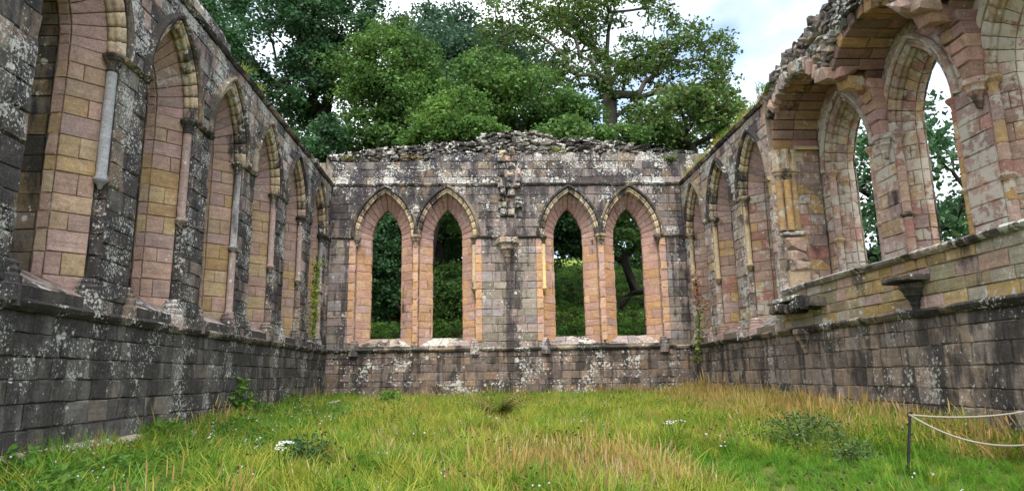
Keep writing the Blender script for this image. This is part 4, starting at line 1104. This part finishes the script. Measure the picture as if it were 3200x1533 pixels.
for i in range(n):
    w_ = np.array([.5+wl[i]*.9, .35+wg[i]*.5, .03+2.0*rightdry[i]+1.6*frontdry[i]+.3*edge[i], .16+1.2*leftherb[i]+.5*backherb[i]+.5*max(0, wg[i]-.6), .02+.5*frontdry[i]+.12*rightdry[i]])
    if leftherb[i] > .5: w_[1] += .9; w_[0] *= .5
    w_[1] += backherb[i]*.8
    k_ = np.searchsorted(np.cumsum(w_)/w_.sum(), rr[i]); idx[i] = {0: r.integers(0, 3), 1: r.integers(3, 6), 2: r.integers(6, 9), 3: r.integers(9, 11), 4: r.integers(11, 13)}[min(int(k_), 4)]
mown = np.clip((x-8.2)/1.2, 0, 1)*np.clip((-15.2-y)/1.2, 0, 1)
idx = np.where((mown > .5) & (r.random(n) < .93), r.integers(3, 6, n), idx)
scl = r.uniform(.65, 1.25, n)*(.72+.5*smooth(x, y, 2.6, 2.2, 4.))*(1+.45*edge)*np.where(rightdry > .3, 1.2, 1.)*np.where((leftherb > .5) & (idx >= 9) & (idx < 11), 1.35, 1.)*(1-.55*mown)
def extra(x, y, ids, lo, hi):
    global X_, Y_, I_, C_
    X_ = np.concatenate([X_, x]); Y_ = np.concatenate([Y_, y]); I_ = np.concatenate([I_, r.choice(ids, len(x))]); C_ = np.concatenate([C_, r.uniform(lo, hi, len(x))])
X_, Y_, I_, C_ = x, y, idx, scl
m = 520; extra(W-.05-r.random(m)**1.6*1.3, r.uniform(-16.5, -1, m), [6, 7, 8, 3, 0, 3], .9, 1.4)
m = 420; extra(.08+r.random(m)**1.4*1.5, r.uniform(-17.5, -.5, m), [9, 10, 3, 4, 9, 10, 0], 1.0, 1.6)
m = 160; extra(r.uniform(.3, W-.3, m), -.1-r.random(m)*.5, [3, 4, 9, 6], 1.0, 1.5)
x, y, idx, scl = X_, Y_, I_, C_; z = gz(x, y)+gnoise(x, y)-.02
scatter('meadow_grass', 'long uncut meadow grass and herbs covering the hall floor', S_G, np.stack([x, y, z], -1), scl, idx, r)
S_F = [src(dots(3, .3, .36, .013, r), 'petal') for i in range(3)]+[src(dots(7, .22, .5, .014, r), 'g_brown') for i in range(2)]
n = 900; x, y = field(n, .2, W-.2, -20, -.3)
keep = (r.random(n) < .25+.75*np.clip((4-x)/3, 0, 1)+.6*np.clip((y+3)/2, 0, 1)); x, y = x[keep], y[keep]
idx = np.where(r.random(len(x)) < np.where((x > 3.5) & (y < -7), .6, .08), r.integers(3, 5, len(x)), r.integers(0, 3, len(x)))
scatter('wildflowers', 'scattered small white and lilac flowers and dark seed heads in the grass', S_F, np.stack([x, y, gz(x, y)+.06], -1), r.uniform(.7, 1.2, len(x)), idx, r)
# grass on the bank behind the end wall and on the hillside
n = 8000; x = r.uniform(-4, 26, n); y = 1.5+r.random(n)**1.4*40; z = gz(x, y)
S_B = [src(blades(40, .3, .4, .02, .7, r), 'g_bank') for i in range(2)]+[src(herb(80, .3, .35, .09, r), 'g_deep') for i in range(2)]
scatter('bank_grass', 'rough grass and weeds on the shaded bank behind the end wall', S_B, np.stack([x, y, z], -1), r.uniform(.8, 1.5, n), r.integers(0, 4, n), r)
# grass growing along the right wall head and the ledges
n = 190; s_ = r.uniform(.2, 8.3, n); d_ = r.uniform(.05, .5, n)
S_W = [src(blades(26, .1, .22, .009, .9, r), m) for m in ('g_lime', 'g_dry', 'g_green')]
pts = np.stack([W+d_, -s_, np.full(n, 7.86)], -1)
scatter('wall_top_grass', 'dry and green grass sprouting along the head of the right wall', S_W, pts, r.uniform(.6, 1.5, n), r.integers(0, 3, n), r)

# individual plants
def plant(name, label, cat, loc, parts, rz=0, group=None):
    o = thing(name, label, cat, loc, rz, group)
    for nm, me, m in parts: add(nm, me, m, o)
    return o
def fronds(n, h, r, wid=.16):
    V = []; Fs = []
    for i in range(n):
        az = r.uniform(0, 6.28); b = r.uniform(.5, 1.1); hh = h*r.uniform(.7, 1.1); dx, dy = math.cos(az), math.sin(az)
        for t in np.linspace(.12, 1, 15):
            p = np.array([dx*b*hh*t*t*.9, dy*b*hh*t*t*.9, hh*(t-.4*t*t*b)]); w_ = wid*hh*2*(1-t)*min(1, t*4)
            for s_ in (-1, 1):
                q = p+np.array([-dy*s_*w_+dx*w_*.4, dx*s_*w_+dy*w_*.4, -.03]); e = np.array([dx, dy, .1])*.022; i0 = len(V)
                V += [tuple(p-e), tuple(q), tuple(p+e)]; Fs.append((i0, i0+1, i0+2))
    return mesh('fronds', V, Fs)
def stems(n, h, rad, r, thick=.006):
    a = Acc()
    for i in range(n):
        az = r.uniform(0, 6.28); e = rad*r.uniform(.2, 1); a.add(*tube([(0, 0, 0), (math.cos(az)*e*.4, math.sin(az)*e*.4, h*.5), (math.cos(az)*e, math.sin(az)*e, h*r.uniform(.8, 1))], thick, 4))
    return a.me('stems')
def gpt(px, py):
    """where the sight line through a photo pixel meets the hall floor"""
    d = np.array(fw)+np.array(r2)*(px-1600)/F_PX-np.array(u2)*(py-766.5)/F_PX
    t = 1.
    for i in range(60): p = CAM+d*t; t *= 1+(p[2]-float(gz(p[0], p[1])))/max(.2, abs(p[2]))*.5
    p = CAM+d*t; return (p[0], p[1], float(gz(p[0], p[1])))
p_ = gpt(1555, 1340); r = np.random.default_rng(77)
plant('fern', 'brown and green fern clump standing in the middle of the meadow', 'fern', p_, [('fronds', fronds(30, 1.1, r, .2), 'fern'), ('dead_fronds', fronds(34, 1.25, r, .15), 'dead_fern')])
def umbel_plant(label, px, py, h, n, seed):
    r0 = np.random.default_rng(seed); a = Acc(); b = Acc()
    for i in range(n):
        az = r0.uniform(0, 6.28); e = r0.uniform(.02, .16); hh = h*r0.uniform(.9, 1.05); top = np.array([math.cos(az)*e, math.sin(az)*e, hh])
        a.add(*tube([(0, 0, 0), top*np.array([.6, .6, .6]), top], .006, 4))
        for j in range(20):
            t = r0.uniform(0, 6.28); q = .085*math.sqrt(r0.random()); f = top+np.array([q*math.cos(t), q*math.sin(t), .02+.02*r0.random()-q*.2])
            b.add(*[(np.array(v_)*.012+f) if k_ == 0 else v_ for k_, v_ in enumerate(hull(8, 1, 1, .5, seed*50+i*20+j))]); a.add(*tube([top, f], .002, 3))
    p0 = gpt(px, py)
    plant('umbel_flower', label, 'wildflower', p0, [('stems', a.me('stems'), 'g_deep'), ('flower_heads', b.me('flower_heads'), 'umbel')])
umbel_plant('white flat topped umbel flower standing near the front, left of the middle', 880, 1565, .62, 4, 2)
umbel_plant('white umbel flower far back near the left corner', 1050, 1310, .5, 4, 3)
umbel_plant('white umbel flower at the right side of the meadow', 2115, 1420, .5, 3, 4)
def leafy(label, name, cat, px, py, h, w_, n, mat, leaf=.09, seed=1, bark_='g_deep'):
    r0 = np.random.default_rng(seed); q = r0.normal(size=(n, 3)); q /= np.linalg.norm(q, axis=1)[:, None]
    c_ = q*np.array([w_, w_, h*.45])*r0.random((n, 1))**.5+np.array([0, 0, h*.55])
    V, Q = leaves(c_, 6, .1, leaf, r0, .1)
    return plant(name, label, cat, gpt(px, py), [('stems', stems(8, h, w_*.8, r0, .008), bark_), ('leaves', fast_mesh('leaves', V, Q), mat)])
leafy('leafy green sapling with pale leaves growing at the foot of the left wall', 'sapling', 'plant', 725, 1345, 1.3, .5, 75, 'leaf_light', .15, 4)
leafy('dark knapweed clump at the front left of the meadow', 'knapweed_clump', 'plant', 960, 1490, .62, .42, 130, 'leaf_dark', .05, 5)
leafy('large dark green herb clump right of the dry grass', 'knapweed_clump', 'plant', 2520, 1425, .72, .7, 230, 'herb_dark', .05, 6)
leafy('smaller dark green herb clump left of the iron post', 'knapweed_clump', 'plant', 2670, 1465, .45, .35, 90, 'herb_dark', .05, 7)
leafy('green weed tuft in front of the left half of the end wall', 'weed_clump', 'plant', 1225, 1290, .75, .5, 110, 'leaf_light', .09, 8)
# creepers
def creeper(label, name, pts, mat, leaf, n, seed, rad=.12):
    r0 = np.random.default_rng(seed); pts = np.array(pts, float); o = thing(name, label, 'creeper', tuple(pts[0]))
    q = np.concatenate([np.linspace(a, b, n) for a, b in zip(pts[:-1], pts[1:])]); q = q+r0.normal(0, .05, q.shape)
    V, Q = leaves(q, 8, rad, leaf, r0, 0, 1.2)
    add('stem', mesh('stem', *tube(pts-pts[0], .012, 5)), 'bark', o); add('leaves', fast_mesh('leaves', V-pts[0], Q), mat, o)
creeper('yellow green ivy climbing the last recess of the left wall', 'ivy', [(.06, -2.3, 1.5), (.1, -2.35, 2.4), (.08, -2.2, 3.3), (.1, -2.25, 4.3)], 'leaf_ivy', .13, 14, 1, .17)
creeper('green ivy hanging in the right far corner', 'ivy', [(W-.1, -1.0, .5), (W-.12, -1.3, 1.3), (W-.1, -1.6, 2.2)], 'leaf_ivy', .11, 14, 2, .16)
creeper('withered reddish creeper on the last recess of the right wall', 'creeper', [(W-.06, -1.5, 2.3), (W-.06, -1.35, 3.0), (W-.05, -1.1, 3.7)], 'leaf_red', .12, 14, 3, .16)
def tuft(label, name, loc, mat, n, h, seed, rad=.14, kind='tuft'):
    r0 = np.random.default_rng(seed); plant(name, label, 'plant', loc, [('blades', blades(n, rad, h, .012, .9, r0), mat)])
plant('fern', 'fern drooping over the corner of the end wall and the right wall', 'fern', (W-.35, -.1, 8.55), [('fronds', fronds(18, .6, r, .14), 'fern')])
tuft('bright grass tuft on the head of the left wall, upper one', 'grass_tuft', (-.2, -9.6, 7.85), 'g_lime', 70, .35, 2)
tuft('bright grass tuft on the head of the left wall, lower one nearer the corner', 'grass_tuft', (-.2, -8.4, 7.85), 'g_lime', 70, .35, 3)
tuft('grass tuft sprouting where the rubble of the right wall begins', 'grass_tuft', (W+.05, -8.35, 8.0), 'g_green', 120, .35, 4, .25)
tuft('dry grass tuft on the ledge of the end wall, right of its middle', 'grass_tuft', (9.3, -.02, 9.08), 'g_lime', 90, .25, 5, .4)
tuft('mossy grass tuft on the end wall head, left part', 'grass_tuft', (3.2, .0, 8.76), 'g_dry', 90, .18, 6, .5)
tuft('yellow mossy tuft on the end wall head beside the left corner', 'grass_tuft', (.7, .0, 8.75), 'g_lime', 70, .18, 7, .35)

# ------------------------------------------------------------------ rope barrier
pb = np.array([11.44, -17.5, 0]); pb[2] = float(gz(pb[0], pb[1]))-.05
pt_ = px_at(2843, 1300, -17.5)
post = thing('barrier_post', 'thin black iron stake carrying the ropes on the right', 'post', tuple(pb))
add('stake', mesh('stake', *tube([(0, 0, 0), (pt_[0]-pb[0], 0, pt_[2]-pb[2])], .017, 8)), 'iron', post)
th_ = np.linspace(0, 2*math.pi, 13)
add('eyelet', mesh('eyelet', *tube([(pt_[0]-pb[0]+.03*math.cos(t), .0, pt_[2]-pb[2]+.02+.03*math.sin(t)) for t in th_], .009, 6)), 'iron', post)
def rope(label, a, b, sag, seed):
    a, b = np.array(a), np.array(b); P = [a+(b-a)*t+np.array([0, 0, -sag*4*t*(1-t)]) for t in np.linspace(0, 1, 25)]
    o = add('rope', mesh('rope', *tube(np.array(P)-a, .012, 8), smooth=True), 'rope', None, tuple(a)); return tag(o, label, 'rope', 'ropes of the barrier')
a0 = (pt_[0], -17.5, pt_[2]+.02)
rope('slack pale rope sagging low from the iron post towards the camera', a0, px_at(3560, 1240, -19.6), .42, 1)
rope('upper rope running from the iron post along the right wall foot', a0, px_at(3380, 1240, -16.9), .12, 2)
